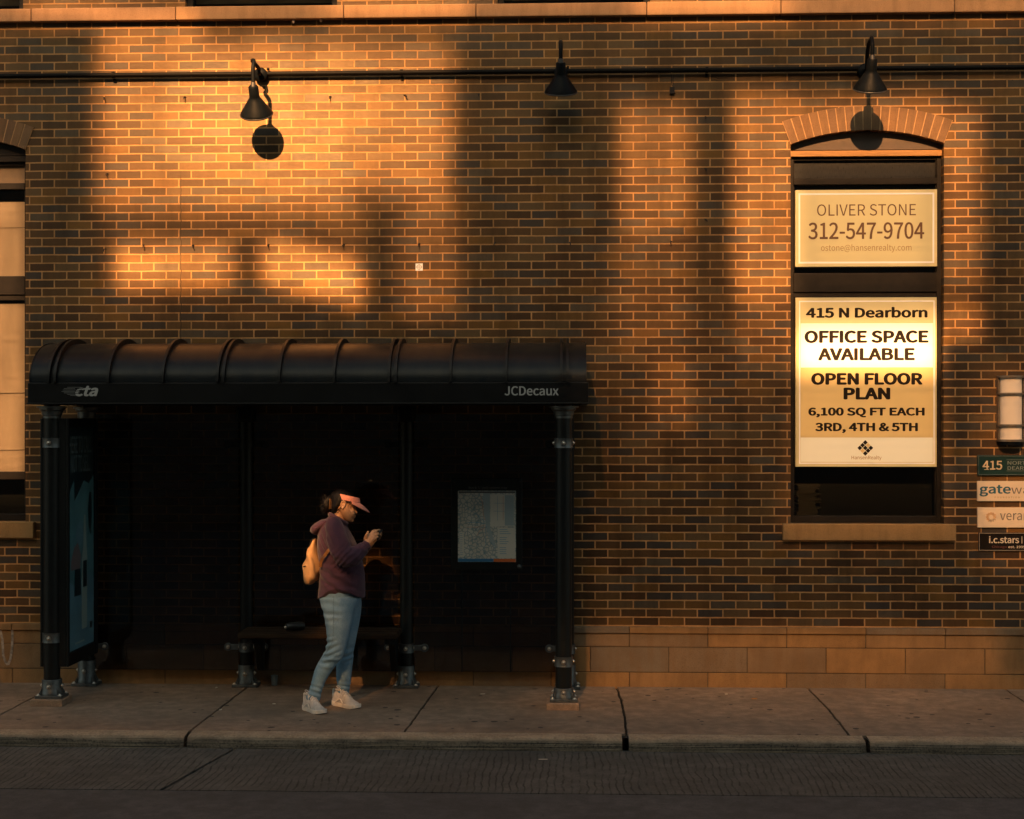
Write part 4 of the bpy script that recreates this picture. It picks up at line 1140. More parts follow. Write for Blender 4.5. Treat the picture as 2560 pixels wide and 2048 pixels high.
# pouch left on the bench
c_ = P(738, 1578, -.5)
pu = thing("dark_pouch", "small black pouch with a pale end left lying on the bench", "pouch", (c_.x, -.5, bz))
mb = MB(); q = Matrix.Rotation(R(28), 3, 'Z')
rs = []
for i, (s_, r_) in enumerate(((-.075, .020), (-.07, .028), (-.03, .034), (.03, .035), (.065, .030), (.075, .018))):
    rs.append([Vector((c_.x, -.5, bz + .034)) + q @ Vector((s_, r_ * 1.15 * math.cos(2*math.pi*k/14), .94 * r_ * math.sin(2*math.pi*k/14))) for k in range(14)])
mb.rings(rs); mb.build("pouch_body", mat("black_nylon", (.012, .011, .010), .45, bump=.3, bump_scale=60), pu, smooth=60)
mb = MB(); p_ = Vector((c_.x, -.5, bz + .03)) + q @ Vector((-.078, 0, 0)); mb.ball(p_, .008, .022, .010, rot=q, n=12); mb.build("pale_tag", M['offwhite'], pu, smooth=60)
# litter
def bit(name, label, cat, px, py, size, m, z=0.0, rot=0.0, group=None, Zg=0.0):
    g_ = G(px, py, Zg); mb = MB(); q = Matrix.Rotation(rot, 3, 'Z'); n_ = 8; L_ = []
    a, b, c = size
    for zz_ in (0, c):
        L_.append([g_ + q @ Vector((a * math.cos(2*math.pi*i/n_) * (1 + .25 * math.sin(i * 2.3)), b * math.sin(2*math.pi*i/n_) * (1 + .2 * math.cos(i * 1.7)), zz_ + .002 + .25 * c * math.sin(i))) for i in range(n_)])
    mb.rings(L_); o = mb.build(name, m, base=g_); tag(o, label, cat, group); return o
pw_ = mat("litter_paper", (.55, .48, .38), .8)
def butt(px, py, rot, label):
    g_ = G(px, py); d = Vector((math.cos(rot), math.sin(rot), 0)) * .016
    mb = MB(); mb.cyl(g_ - d + Vector((0, 0, .0055)), g_ + d * .3 + Vector((0, 0, .0055)), .0042, n=10); o = mb.build("cigarette_butt", pw_, base=g_); tag(o, label, "litter", "litter on the sidewalk"); return o
butt(687, 1761.5, .1, "pale cigarette butt on the sidewalk left of the standing person"); butt(553, 1776, .8, "pale cigarette butt beside the sidewalk joint under the shelter")
butt(542, 1720.5, 1.2, "pale cigarette butt near the wall between the left shelter posts")
bit("paper_scrap", "small white paper scrap on the sidewalk below the map", "litter", 1207, 1736, (.020, .010, .002), pw_, group="litter on the sidewalk")
bit("paper_scrap", "small white paper scrap on the sidewalk right of the shelter", "litter", 1816, 1736.5, (.012, .008, .003), pw_, group="litter on the sidewalk")
bit("fallen_leaf", "small orange fallen leaf on the sidewalk below the sign window", "leaf", 1886, 1748, (.022, .012, .003), mat("orange_leaf", (.40, .16, .02), .7), group="litter on the sidewalk")
bit("paper_scrap", "thin white paper strip lying on the road by the kerb", "litter", 1358, 1899.5, (.030, .006, .002), pw_, Zg=kz, group="litter on the road")
bit("cardboard_sheet", "pale flattened cardboard lying behind the legs under the bench", "litter", 826, 1717, (.10, .045, .012), mat("grey_card", (.22, .19, .15), .8))
bit("paper_strip", "narrow pale paper strip on the ground behind the legs", "litter", 826, 1723.5, (.085, .014, .004), mat("tan_strip", (.36, .27, .17), .8))
g_ = G(686, 1714); mb = MB(); mb.lathe([(.020, 0), (.022, .004), (.027, .075), (.029, .080), (.027, .080), (.024, .07), (.018, .006)], g_ + Vector((0, 0, .001)), None, 20)
o = mb.build("paper_cup", mat("bluish_cup", (.12, .16, .18), .5), base=g_, smooth=40); tag(o, "small bluish paper cup standing under the bench by the wall", "cup")

# ------------------------------------------------------------------ the waiting person (traced in side view at real depth)
PY = -1.0
def C5(X, Y, y=0.0): return P(700 + X / 5.391, 1180 + Y / 5.391, PY + y)
def C6(X, Y, y=0.0): return P(700 + X / 5.391, 1480 + Y / 5.391, PY + y)
def CB(X, Y, y=0.0): return P(800 + X / 9.583, 1220 + Y / 9.583, PY + y)
K5 = (C5(100, 0) - C5(0, 0)).x / 100
def oval(l, r, hy, n=28, e=1.0, dy=0.0):
    """closed ring between the outline points l and r (same depth), half depth hy; e < 1 squares it"""
    c = (l + r) / 2; a = (r - l) / 2; out = []
    for i in range(n):
        t = 2 * math.pi * i / n; co, si = math.cos(t), math.sin(t)
        co = math.copysign(abs(co) ** e, co); si = math.copysign(abs(si) ** e, si)
        out.append(c + a * co + Vector((0, hy * si + dy, 0)))
    return out
def resample(rings, k=4):
    """Catmull-Rom between rings for a smooth loft"""
    out = []
    for i in range(len(rings) - 1):
        p0, p1, p2, p3 = rings[max(i-1, 0)], rings[i], rings[i+1], rings[min(i+2, len(rings)-1)]
        for s_ in range(k):
            s = s_ / k
            out.append([0.5 * ((2*b) + (c-a)*s + (2*a-5*b+4*c-d)*s*s + (b*3-a-3*c+d)*s**3) for a, b, c, d in zip(p0, p1, p2, p3)])
    out.append(rings[-1]); return out
def loft(mb, C, rows, n=28, e=1.0, k=4):
    rs = []
    for (xl_, yl_, xr_, yr_, cy, hy) in rows: rs.append(oval(C(xl_, yl_, cy), C(xr_, yr_, cy), hy, n, e))
    mb.rings(resample(rs, k)); return mb
def limb(mb, pts, n=18, k=4):
    """pts: (centre, radius) chain, smoothed, round ends"""
    cs = resample([[Vector(p)] for p, r in pts], k); rr = resample([[Vector((r, 0, 0))] for p, r in pts], k)
    mb.tube([c[0] for c in cs], [max(r[0].x, .001) for r in rr], n)
    mb.ball(pts[0][0], pts[0][1] * .98, n=12); mb.ball(pts[-1][0], pts[-1][1] * .98, n=12)
    return mb
def fuse(mb, name, m, parent, voxel, smooth_it=6, fac=0.5, wrinkle=None):
    o = mb.build(name, m, parent, smooth=180)
    rm = o.modifiers.new("fuse", 'REMESH'); rm.mode = 'VOXEL'; rm.voxel_size = voxel; rm.use_smooth_shade = True
    sm = o.modifiers.new("relax", 'SMOOTH'); sm.iterations = smooth_it; sm.factor = fac
    bake(o)
    if wrinkle:
        me = o.data; b = Vector(o['_b'])
        nm = [v.normal.copy() for v in me.vertices]
        for v, n_ in zip(me.vertices, nm): v.co = v.co + n_ * wrinkle(v.co + b)
    for p in o.data.polygons: p.use_smooth = True
    return o

foot = C6(620, 1590)
pe = thing("person", "person in salmon visor, purple hoodie and light jeans looking at a phone", "person", (foot.x, PY, 0))
M['skin'] = mat("warm_skin", (.46, .235, .115), 0.5, noise_amt=.10, noise_scale=30, bump=.04, bump_scale=200)
M['hoodie'] = mat("plum_sweatshirt", (.066, .028, .046), 0.9, spec=.2, noise_amt=.22, noise_scale=14, bump=.25, bump_scale=420, sheen=.15)
M['hair'] = mat("black_hair", (.006, .0045, .004), 0.5, spec=.14, noise_amt=.5, noise_scale=60, stretch=(1, 6, 6), bump=.4, bump_scale=90)
M['visor'] = mat("salmon_cotton", (.74, .27, .185), 0.8, spec=.2, noise_amt=.10, noise_scale=16, bump=.15, bump_scale=380)
M['shoe'] = mat("pale_knit", (.52, .47, .42), 0.75, noise_amt=.22, noise_scale=40, bump=.3, bump_scale=330)
M['sole'] = mat("cream_rubber", (.74, .66, .56), 0.6, noise_amt=.12, noise_scale=20)
M['lace'] = mat("white_lace", (.62, .58, .52), 0.8)
M['canvas'] = mat("tan_canvas", (.60, .33, .14), 0.85, spec=.2, noise_amt=.14, noise_scale=18, bump=.2, bump_scale=300)
M['leather'] = mat("brown_leather", (.26, .105, .025), 0.5, noise_amt=.25, noise_scale=40)
def jeans_material():
    t = NT("light_denim"); o = t.tc.outputs["Object"]; s = t.sep(o)
    base = t.ramp(t.noise(o, 5.0, 4.0), [(0.38, (.125, .225, .31)), (0.64, (.215, .32, .40))])
    tw = t.math('SINE', t.math('MULTIPLY', t.math('ADD', s[0], t.math('MULTIPLY', s[2], 1.6)), 2600.0))
    col = t.mix(t.ramp(t.noise(o, 130.0, 4.0, .7), [(.4, .28), (.6, 0.0)]), base, (.05, .10, .15))
    wr = t.noise(t.comb(t.math('MULTIPLY', s[0], 5.0), s[1], t.math('MULTIPLY', s[2], 40.0)), 1.3, 3.0)
    col = t.mix(t.ramp(wr, [(.58, 0.0), (.78, .14)]), col, (.34, .44, .48))
    t.l.new(col, t.b.inputs["Base Color"]); t.b.inputs["Roughness"].default_value = .85; t.b.inputs["Specular IOR Level"].default_value = .2
    b1 = t.bump(t.noise(o, 420.0, 2.0), .25, .002); b2 = t.bump(wr, .12, .006, b1); t.l.new(b2, t.b.inputs["Normal"])
    return t.m
M['jeans'] = jeans_material()

# body: one continuous surface (head, neck, arms with hands, torso, legs)
mb = MB()
loft(mb, C5, [(792, 262, 856, 270, 0, .032), (735, 300, 960, 318, 0, .062), (705, 350, 1008, 372, 0, .074), (702, 405, 1018, 432, 0, .076), (730, 465, 1006, 482, 0, .076),
              (775, 520, 1012, 528, 0, .071), (815, 570, 1010, 585, 0, .064), (845, 612, 996, 628, 0, .053), (870, 640, 982, 652, 0, .043), (895, 662, 960, 674, 0, .026)], 28)
loft(mb, C5, [(715, 440, 900, 470, 0, .050), (700, 520, 880, 600, 0, .054), (668, 590, 878, 680, 0, .060), (620, 660, 900, 770, 0, .10), (560, 760, 950, 840, 0, .165)], 24)
limb(mb, [(C5(1002, 468), .008), (C5(1018, 515), .0085), (C5(1030, 548), .0095)], 10)
mb.ball(C5(1020, 553, -.009), .008, .0065, .0065, n=10); mb.ball(C5(1020, 553, .009), .008, .0065, .0065, n=10)
mb.ball(C5(1004, 592), .012, .022, .006, n=12); mb.ball(C5(998, 610), .011, .020, .0065, n=12)
mb.ball(C5(962, 655), .018, .022, .014, n=12)
for s_ in (-1, 1):
    mb.ball(C5(970, 548, s_ * .034), .026, .026, .036, n=14)          # cheek
    mb.ball(C5(1000, 430, s_ * .032), .014, .024, .008, n=10)          # brow
    er = Matrix.Rotation(R(14), 3, 'Y')
    ce = C5(850, 440, s_ * .079)
    rs = []
    for i in range(17):
        t = R(-60) + R(300) * i / 16; c_, q_ = math.cos(t), math.sin(t)
        rs.append(ce + er @ Vector((-.0155 * c_ * (1 + .15 * q_), s_ * .004, .0270 * q_)))
    mb.tube(rs, [.0058 - .0012 * abs(i - 8) / 8 for i in range(17)], 8)
    mb.ball(ce + er @ Vector((.001, -s_ * .004, 0)), .013, .007, .023, rot=er, n=12)
    mb.ball(ce + er @ Vector((.004, s_ * .003, -.026)), .0085, .0065, .0095, n=10)
loft(mb, C5, [(560, 760, 950, 840, 0, .150), (545, 900, 1005, 960, 0, .165), (545, 1060, 1040, 1110, 0, .160), (575, 1250, 1080, 1280, 0, .160), (570, 1450, 1090, 1460, 0, .165), (560, 1600, 1080, 1610, 0, .165), (555, 1720, 1070, 1720, 0, .16)], 28)
loft(mb, C6, [(560, 60, 1040, 60, -.07, .095), (600, 260, 985, 270, -.09, .090), (640, 450, 935, 460, -.095, .080), (655, 700, 870, 720, -.10, .062), (600, 860, 800, 900, -.105, .056), (500, 1060, 670, 1070, -.112, .050), (440, 1220, 570, 1230, -.118, .036), (405, 1380, 505, 1390, -.12, .027), (380, 1500, 470, 1520, -.122, .024)], 20)
loft(mb, C6, [(780, 60, 1080, 60, .07, .095), (800, 280, 1075, 290, .085, .090), (830, 500, 1030, 510, .09, .078), (810, 800, 985, 810, .09, .060), (775, 980, 955, 990, .09, .055), (780, 1150, 935, 1160, .09, .046), (795, 1300, 905, 1310, .09, .038), (790, 1400, 900, 1410, .09, .034), (770, 1480, 930, 1500, .085, .030)], 20)
# near arm and hand
limb(mb, [(C5(735, 740, -.15), .052), (C5(790, 980, -.21), .048), (C5(880, 1165, -.225), .044), (C5(1010, 1110, -.205), .040), (C5(1110, 1030, -.175), .033), (CB(1130, 1300, -.150), .027)], 18)
pw0 = CB(1130, 1300, -.150)
loft(mb, CB, [(1045, 1250, 1215, 1350, -.150, .019), (1058, 1195, 1262, 1300, -.145, .021), (1092, 1142, 1310, 1232, -.138, .020), (1165, 1085, 1330, 1172, -.130, .016)], 18, .8)
fr_ = .0078
fing = [([(1205, 1120, -.134), (1262, 1040, -.120), (1312, 1012, -.098), (1362, 1016, -.074)], fr_ * 1.03),       # index
        ([(1248, 1135, -.133), (1322, 1058, -.122), (1388, 1010, -.104), (1436, 1006, -.082)], fr_ * 1.06),       # middle
        ([(1282, 1170, -.134), (1345, 1120, -.128), (1405, 1100, -.112), (1448, 1114, -.092)], fr_),              # ring
        ([(1288, 1225, -.138), (1338, 1196, -.134), (1378, 1176, -.122), (1402, 1188, -.104)], fr_ * .86)]        # little
for pts, r in fing:
    limb(mb, [(CB(*pts[0]), r * 1.25), (CB(*pts[1]), r * 1.12), (CB(*pts[2]), r), (CB(*pts[3]), r * .84)], 12)
limb(mb, [(CB(1085, 1215, -.158), .0135), (CB(1110, 1140, -.170), .0105), (CB(1135, 1090, -.172), .0092), (CB(1152, 1050, -.168), .0078)], 12)   # thumb
# far arm and hand behind the phone
limb(mb, [(C5(745, 740, .15), .052), (C5(830, 980, .21), .048), (C5(930, 1165, .215), .044), (C5(1060, 1100, .17), .038), (C5(1150, 1030, .10), .032), (CB(1230, 1290, .050), .027)], 18)
loft(mb, CB, [(1150, 1230, 1290, 1340, .045, .017), (1200, 1180, 1350, 1280, .030, .018), (1262, 1150, 1400, 1240, .018, .016), (1320, 1130, 1425, 1205, .010, .013)], 16, .8)
for pts, r in (([(1335, 1140, .004), (1400, 1085, -.010), (1452, 1068, -.028), (1462, 1062, -.046)], fr_), ([(1365, 1165, .006), (1425, 1120, -.008), (1466, 1105, -.026), (1470, 1100, -.044)], fr_ * 1.02),
               ([(1380, 1190, .010), (1425, 1160, -.004), (1452, 1150, -.020), (1458, 1146, -.038)], fr_ * .96), ([(1385, 1215, .016), (1415, 1198, .004), (1440, 1195, -.012), (1442, 1192, -.026)], fr_ * .85)):
    limb(mb, [(CB(*pts[0]), r * 1.25), (CB(*pts[1]), r * 1.1), (CB(*pts[2]), r), (CB(*pts[3]), r * .84)], 10)
limb(mb, [(CB(1215, 1215, .030), .0130), (CB(1262, 1130, .010), .0105), (CB(1310, 1080, -.010), .0092), (CB(1352, 1062, -.026), .0078)], 10)
body = fuse(mb, "body", M['skin'], pe, .0036, 5, .45)

# hoodie
mb = MB()
hem_k = lambda v: 0
loft(mb, C5, [(668, 592, 888, 690, 0, .070), (600, 655, 925, 785, 0, .135), (545, 760, 975, 870, 0, .178), (515, 880, 1030, 970, 0, .192), (508, 1040, 1078, 1110, 0, .190),
              (528, 1180, 1118, 1270, 0, .190), (540, 1340, 1138, 1400, 0, .195), (532, 1500, 1144, 1530, 0, .198), (522, 1610, 1144, 1620, 0, .200), (515, 1705, 1143, 1688, 0, .202)], 40, .92, 5)
for v in mb.v:
    # shirt-tail hem: the side edge curves up
    b0 = C5(0, 1500).z
    if v.z < b0:
        t = min(1.0, (b0 - v.z) / (b0 - C5(0, 1695).z)); s_ = min(1.0, abs(v.y - PY) / .20)
        xm = (v.x - C5(815, 0).x) / (C5(1143, 0).x - C5(815, 0).x)
        v.z += t * .088 * s_ ** 2 * max(0, 1 - xm * xm) ** 1.1
def sleeve(mb, pts, sq=1.0):
    rs = []
    P_ = [Vector(p) for p, a, b in pts]
    for i, (p, a, b) in enumerate(pts):
        t = (P_[min(i+1, len(P_)-1)] - P_[max(i-1, 0)]).normalized()
        yv = Vector((0, 1, 0)); yv = (yv - t * yv.dot(t)).normalized(); u = t.cross(yv)
        rs.append([P_[i] + u * a * math.cos(2*math.pi*k/24) + yv * b * math.sin(2*math.pi*k/24) for k in range(24)])
    mb.rings(resample(rs, 5))
k_ = K5
near = [(C5(725, 705, -.105), 115*k_, .075), (C5(748, 800, -.160), 128*k_, .072), (C5(785, 940, -.200), 138*k_, .072), (C5(835, 1080, -.222), 142*k_, .074), (C5(905, 1150, -.228), 148*k_, .072), (C5(985, 1135, -.216), 128*k_, .068),
        (C5(1055, 1085, -.196), 104*k_, .060), (C5(1105, 1040, -.178), 88*k_, .052), (C5(1128, 1020, -.170), 82*k_, .047), (C5(1133, 1014, -.168), 70*k_, .040), (C5(1150, 998, -.163), 69*k_, .039), (C5(1180, 968, -.152), 68*k_, .038)]
sleeve(mb, near)
far = [(C5(725, 705, .105), 115*k_, .075), (C5(760, 800, .160), 128*k_, .072), (C5(820, 960, .205), 138*k_, .072), (C5(905, 1110, .220), 140*k_, .072), (C5(985, 1120, .20), 130*k_, .066), (C5(1060, 1080, .165), 105*k_, .058), (C5(1120, 1030, .120), 88*k_, .050), (C5(1140, 1012, .105), 72*k_, .040), (C5(1185, 990, .075), 70*k_, .038)]
sleeve(mb, far)
# hood lying on the back, and the rolled collar
hd = [(oval(C5(560, 640), C5(730, 640), .10, 24)), (oval(C5(480, 690), C5(650, 720), .125, 24)), (oval(C5(430, 730), C5(560, 800), .125, 24)), (oval(C5(412, 775), C5(520, 845), .10, 24)), (oval(C5(425, 815), C5(490, 852), .06, 24))]
mb.rings(resample(hd, 4))
rs = []
for i in range(33):
    t = 2 * math.pi * i / 32; x = 785 + 112 * math.cos(t); y = 632 + 62 * math.cos(t)
    rs.append(C5(x, y, .076 * math.sin(t)))
mb.tube(rs, 30 * k_, 12)
elb = C5(880, 1180, -.22); arm_pit = C5(640, 960, -.17); cuff = C5(1120, 1030, -.17); wst = C5(760, 1420, -.2)
def hood_wr(p):
    w = .0032 * noise.noise(p * 9) + .0016 * noise.noise(p * 22)
    for c_, dirv, fr, amp, rad in ((elb, Vector((.7, 0, -.7)), 190, .0075, .085), (arm_pit, Vector((.75, 0, .5)), 150, .0075, .085), (cuff, Vector((.75, 0, .65)), 210, .0055, .05), (wst, Vector((.5, 0, .86)), 95, .0075, .16)):
        d = (p - c_).length
        if d < rad * 2.2: w += amp * math.exp(-(d / rad) ** 2) * math.sin((p - c_).dot(dirv) * fr + 2.5 * noise.noise(p * 12))
    return w
fuse(mb, "hoodie", M['hoodie'], pe, .0050, 7, .5, hood_wr)
# pocket seam and drawcord
mb = MB(); mb.tube([C5(1005, 1335, -.1995), C5(1003, 1390, -.2000), C5(985, 1440, -.202), C5(955, 1480, -.205)], .0022, 6)
mb.build("pocket_seam", M['hoodie'], pe, smooth=60)

# jeans
mb = MB()
loft(mb, C5, [(560, 1460, 1085, 1470, 0, .172), (548, 1600, 1085, 1605, 0, .176), (530, 1700, 1090, 1700, 0, .178)], 32, .95)
loft(mb, C6, [(530, 60, 1085, 60, -.045, .135), (545, 150, 1052, 150, -.072, .112), (582, 270, 1002, 280, -.088, .102), (612, 430, 960, 450, -.094, .094), (632, 590, 920, 620, -.098, .084), (630, 710, 884, 760, -.100, .076), (592, 820, 842, 885, -.104, .070), (528, 930, 772, 965, -.108, .066), (470, 1050, 700, 1068, -.112, .062), (432, 1180, 622, 1192, -.116, .054), (402, 1290, 578, 1300, -.119, .049), (372, 1345, 560, 1352, -.120, .050), (352, 1412, 546, 1428, -.121, .050), (356, 1450, 540, 1462, -.121, .044)], 26, 1, 5)
loft(mb, C6, [(640, 60, 1092, 60, .055, .130), (740, 180, 1098, 180, .075, .110), (800, 320, 1086, 320, .086, .100), (822, 500, 1050, 510, .090, .090), (820, 680, 1014, 690, .090, .080), (795, 800, 992, 810, .090, .074), (768, 900, 986, 905, .090, .070), (756, 1020, 972, 1030, .090, .064), (758, 1140, 962, 1145, .090, .056), (770, 1240, 950, 1245, .090, .050), (772, 1300, 938, 1305, .090, .050), (778, 1372, 932, 1372, .090, .047)], 26, 1, 5)
kn1 = C6(640, 760, -.15); kn2 = C6(650, 930, -.16); hip = C6(640, 260, -.18); ank = C6(470, 1330, -.15); ank2 = C6(860, 1310, .05); kn3 = C6(930, 830, .03)
def jean_wr(p):
    w = .0014 * noise.noise(p * 13)
    for c_, dirv, fr, amp, rad in ((kn1, Vector((-.35, 0, .94)), 150, .0085, .075), (kn2, Vector((.12, 0, 1)), 120, .0080, .06), (hip, Vector((.08, 0, 1)), 110, .0050, .10), (ank, Vector((.35, 0, .94)), 170, .0052, .055), (ank2, Vector((.1, 0, 1)), 170, .0045, .055), (kn3, Vector((-.3, 0, .95)), 130, .0065, .06)):
        d = (p - c_).length
        if d < rad * 2.2: w += amp * math.exp(-(d / rad) ** 2) * math.sin((p - c_).dot(dirv) * fr + 2.2 * noise.noise(p * 10))
    return w
jn = fuse(mb, "jeans", M['jeans'], pe, .0046, 5, .5, jean_wr)
# side seam stitched down the near leg
seam = [(722, 60, -.183), (722, 200, -.186), (720, 400, -.1905), (715, 580, -.184), (690, 700, -.177), (600, 850, -.166), (520, 960, -.158)]
mb = MB()
cs = resample([[C6(x, y, d)] for x, y, d in seam], 10)
dg = bpy.context.evaluated_depsgraph_get(); dg.update()
for i in range(len(cs) - 1):
    for s_ in (0.0, 0.5):
        q = cs[i][0].lerp(cs[i+1][0], s_) ; q2 = cs[i][0].lerp(cs[i+1][0], s_ + .28)
        pr = []
        for w_ in (q, q2):
            hit = jn.ray_cast(Vector((w_.x, PY - .6, w_.z)) - Vector(jn['_b']), Vector((0, 1, 0)))
            if hit[0]: pr.append(hit[1] + Vector(jn['_b']) + Vector((0, -.0008, 0)))
        if len(pr) == 2: mb.tube(pr, .0016, 5)
mb.build("side_stitching", mat("dark_thread", (.035, .055, .07), .8), jn)

# shoes
def shoe(name, heel, ang, ln):
    q = Matrix.Rotation(R(ang), 3, 'Z')
    def T(x, y, z): return Vector((heel.x, heel.y, 0.0)) + q @ Vector((x * ln, y, z * (1.0 if z < .03 else 1.0 + .22 * min(1, (z - .03) / .05))))
    Lh = .262
    sec = [(0.00, .018, .060), (.02, .028, .092), (.06, .033, .104), (.095, .035, .100), (.125, .037, .090), (.155, .041, .076), (.185, .045, .064), (.215, .046, .054), (.238, .040, .047), (.253, .028, .040), (.262, .010, .032)]
    rs = []
    for x, w_, h in sec:
        bow = .006 * math.sin(x / Lh * math.pi * 2)
        ring = []
        for k in range(20):
            t = math.pi * 2 * k / 20; c_, s_ = math.cos(t), math.sin(t)
            yy = w_ * math.copysign(abs(c_) ** .8, c_) * (1 if s_ < 0 else (1 - .32 * s_ if x > .05 else 1 - .25 * s_)); zz_ = .024 + (h - .024) * max(0, s_) if s_ > 0 else .024 + .012 * s_
            ring.append(T(x, yy + bow, zz_))
        rs.append(ring)
    mb = MB(); mb.rings(resample(rs, 3)); up = mb.build(name, M['shoe'], pe, smooth=60)
    mb = MB(); rs = []
    for x, w_, h in [(-.004, .014, 0), (.008, .027, 0), (.03, .034, 0), (.06, .037, 0), (.095, .037, 0), (.125, .038, 0), (.155, .043, 0), (.185, .048, 0), (.215, .049, 0), (.243, .042, 0), (.260, .027, 0), (.268, .010, 0)]:
        bow = .006 * math.sin(x / Lh * math.pi * 2)
        sp = .010 * max(0, (x - .19) / .075) ** 2 + .007 * max(0, (.03 - x) / .03)
        top = .030 + .006 * max(0, (.10 - x) / .10) + .004 * max(0, (x - .19) / .07)
        rs.append([T(x, -w_ * .93 + bow, .001 + sp), T(x, -w_ + bow, .010 + sp), T(x, -w_ * .96 + bow, top), T(x, w_ * .96 + bow, top), T(x, w_ + bow, .010 + sp), T(x, w_ * .93 + bow, .001 + sp)])
    mb.rings(resample(rs, 3)); mb.build("sole", M['sole'], up, smooth=50)
    # swoosh-free side curve, heel pull and laces
    mb = MB()
    for sd in (-1, 1):
        pts = [T(.060, sd * .0425, .030), T(.085, sd * .0432, .048), T(.110, sd * .0422, .055), T(.128, sd * .0435, .044), T(.140, sd * .0455, .030)]
        mb.tube([p[0] for p in resample([[a] for a in pts], 5)], .0042, 8)
    mb.tube([T(.002, 0, .050), T(-.001, 0, .072), T(.003, 0, .094), T(.010, 0, .100)], .0045, 8, squash=1.8)
    mb.build("side_stripe", M['sole'], up, smooth=60)
    mb = MB()
    for i in range(5):
        x = .100 + i * .017; z = .099 - i * .0088
        mb.tube([T(x, -.025, z - .012), T(x + .004, -.010, z + .003), T(x + .008, .010, z + .003), T(x + .010, .025, z - .012)], .0028, 6)
    mb.tube([p[0] for p in resample([[a] for a in (T(.092, -.005, .104), T(.080, -.030, .128), T(.074, -.040, .122), T(.090, -.018, .106), T(.110, -.036, .096), T(.130, -.048, .072))], 5)], .0026, 6)
    mb.tube([p[0] for p in resample([[a] for a in (T(.092, .004, .104), T(.070, .020, .130), T(.078, .030, .120), T(.100, .012, .104))], 5)], .0026, 6)
    mb.build("lace", M['lace'], up, smooth=60)
    mb = MB(); mb.ball(T(.062, .004, .100), .040, .030, .012, n=16); mb.build("ankle_collar", M['shoe'], up, smooth=60)
h1 = G(700 + 292 / 5.391, 1480 + 1580 / 5.391); h2 = G(700 + 712 / 5.391, 1480 + 1560 / 5.391)
shoe("shoe", Vector((C6(336, 1580, -.05).x, PY - .080, 0)), -47, .98)
shoe("shoe", Vector((C6(718, 1560, .10).x, PY + .105, 0)), -36, 1.0)

# hair: cap, bun held by a claw clip, loose strands
mb = MB()
loft(mb, C5, [(790, 236, 866, 244, 0, .036), (700, 280, 975, 300, 0, .072), (672, 340, 1000, 366, 0, .083), (678, 405, 960, 420, 0, .085), (688, 465, 842, 468, 0, .082), (696, 520, 800, 525, 0, .068), (698, 565, 752, 570, 0, .045)], 28)
mb.ball(C5(630, 440), 70 * k_, .050, 110 * k_, rot=Matrix.Rotation(R(-12), 3, 'Y'), n=18)
mb.ball(C5(600, 500), 55 * k_, .040, 70 * k_, n=14); mb.ball(C5(650, 380), 60 * k_, .042, 60 * k_, n=14)
hair = fuse(mb, "hair", M['hair'], pe, .0050, 3, .5, lambda p: .0030 * noise.noise(Vector((p.x * 60, p.y * 60, p.z * 14))))
mb = MB(); rnd = random.Random(3)
for i in range(120):
    a0 = R(rnd.uniform(75, 265)); y0 = rnd.uniform(-.04, .04)
    L_ = rnd.uniform(.02, .055) * (1.25 if a0 < R(140) else .8)
    b_ = C5(630 + 45 * math.cos(a0) * rnd.uniform(.5, 1), 440 - 85 * math.sin(a0) * rnd.uniform(.6, 1), y0)
    d_ = Vector((math.cos(a0), rnd.uniform(-.4, .4), math.sin(a0))).normalized()
    sd = Vector((rnd.uniform(-.4, .2), rnd.uniform(-.3, .3), -.5)) * L_ * .5
    mb.tube([b_ - d_ * .015, b_ + d_ * L_ * .4, b_ + d_ * L_ * .75 + sd * .4, b_ + d_ * L_ + sd], [.0026, .0020, .0012, .0004], 5)
for i in range(26):
    t = rnd.uniform(0, 1); b_ = C5(720 + 130 * t, 560 - 120 * t, -.055 - .02 * t)
    mb.tube([b_, b_ + Vector((rnd.uniform(-.012, .006), -.004, -.010)), b_ + Vector((rnd.uniform(-.02, .008), -.004, -.022))], [.0016, .0012, .0004], 5)
for i in range(16):
    b_ = C5(rnd.uniform(760, 900), 246 + rnd.uniform(-4, 6), rnd.uniform(-.03, .03))
    mb.tube([b_, b_ + Vector((rnd.uniform(-.004, .012), 0, .006)), b_ + Vector((rnd.uniform(-.01, .025), 0, .007))], [.0012, .0009, .0003], 4)
mb.build("hair_strands", M['hair'], hair, smooth=60)
mb = MB()
for s_ in (-1, 1):
    for i in range(7):
        z_ = 372 + i * 19
        mb.tube([C5(668, z_, -.030 + .0), C5(684, z_ + 3, -.052), C5(700, z_ + 6, -.058)] if s_ < 0 else [C5(668, z_, .030), C5(684, z_ + 3, .052), C5(700, z_ + 6, .058)], [.0034, .0028, .0016], 6)
    mb.tube([C5(672, 362, s_ * .036), C5(670, 430, s_ * .042), C5(668, 500, s_ * .036)], .0045, 8)
mb.build("claw_clip", mat("tortoise_plastic", (.10, .045, .012), .3, noise_amt=.5, noise_scale=90), hair, smooth=60)

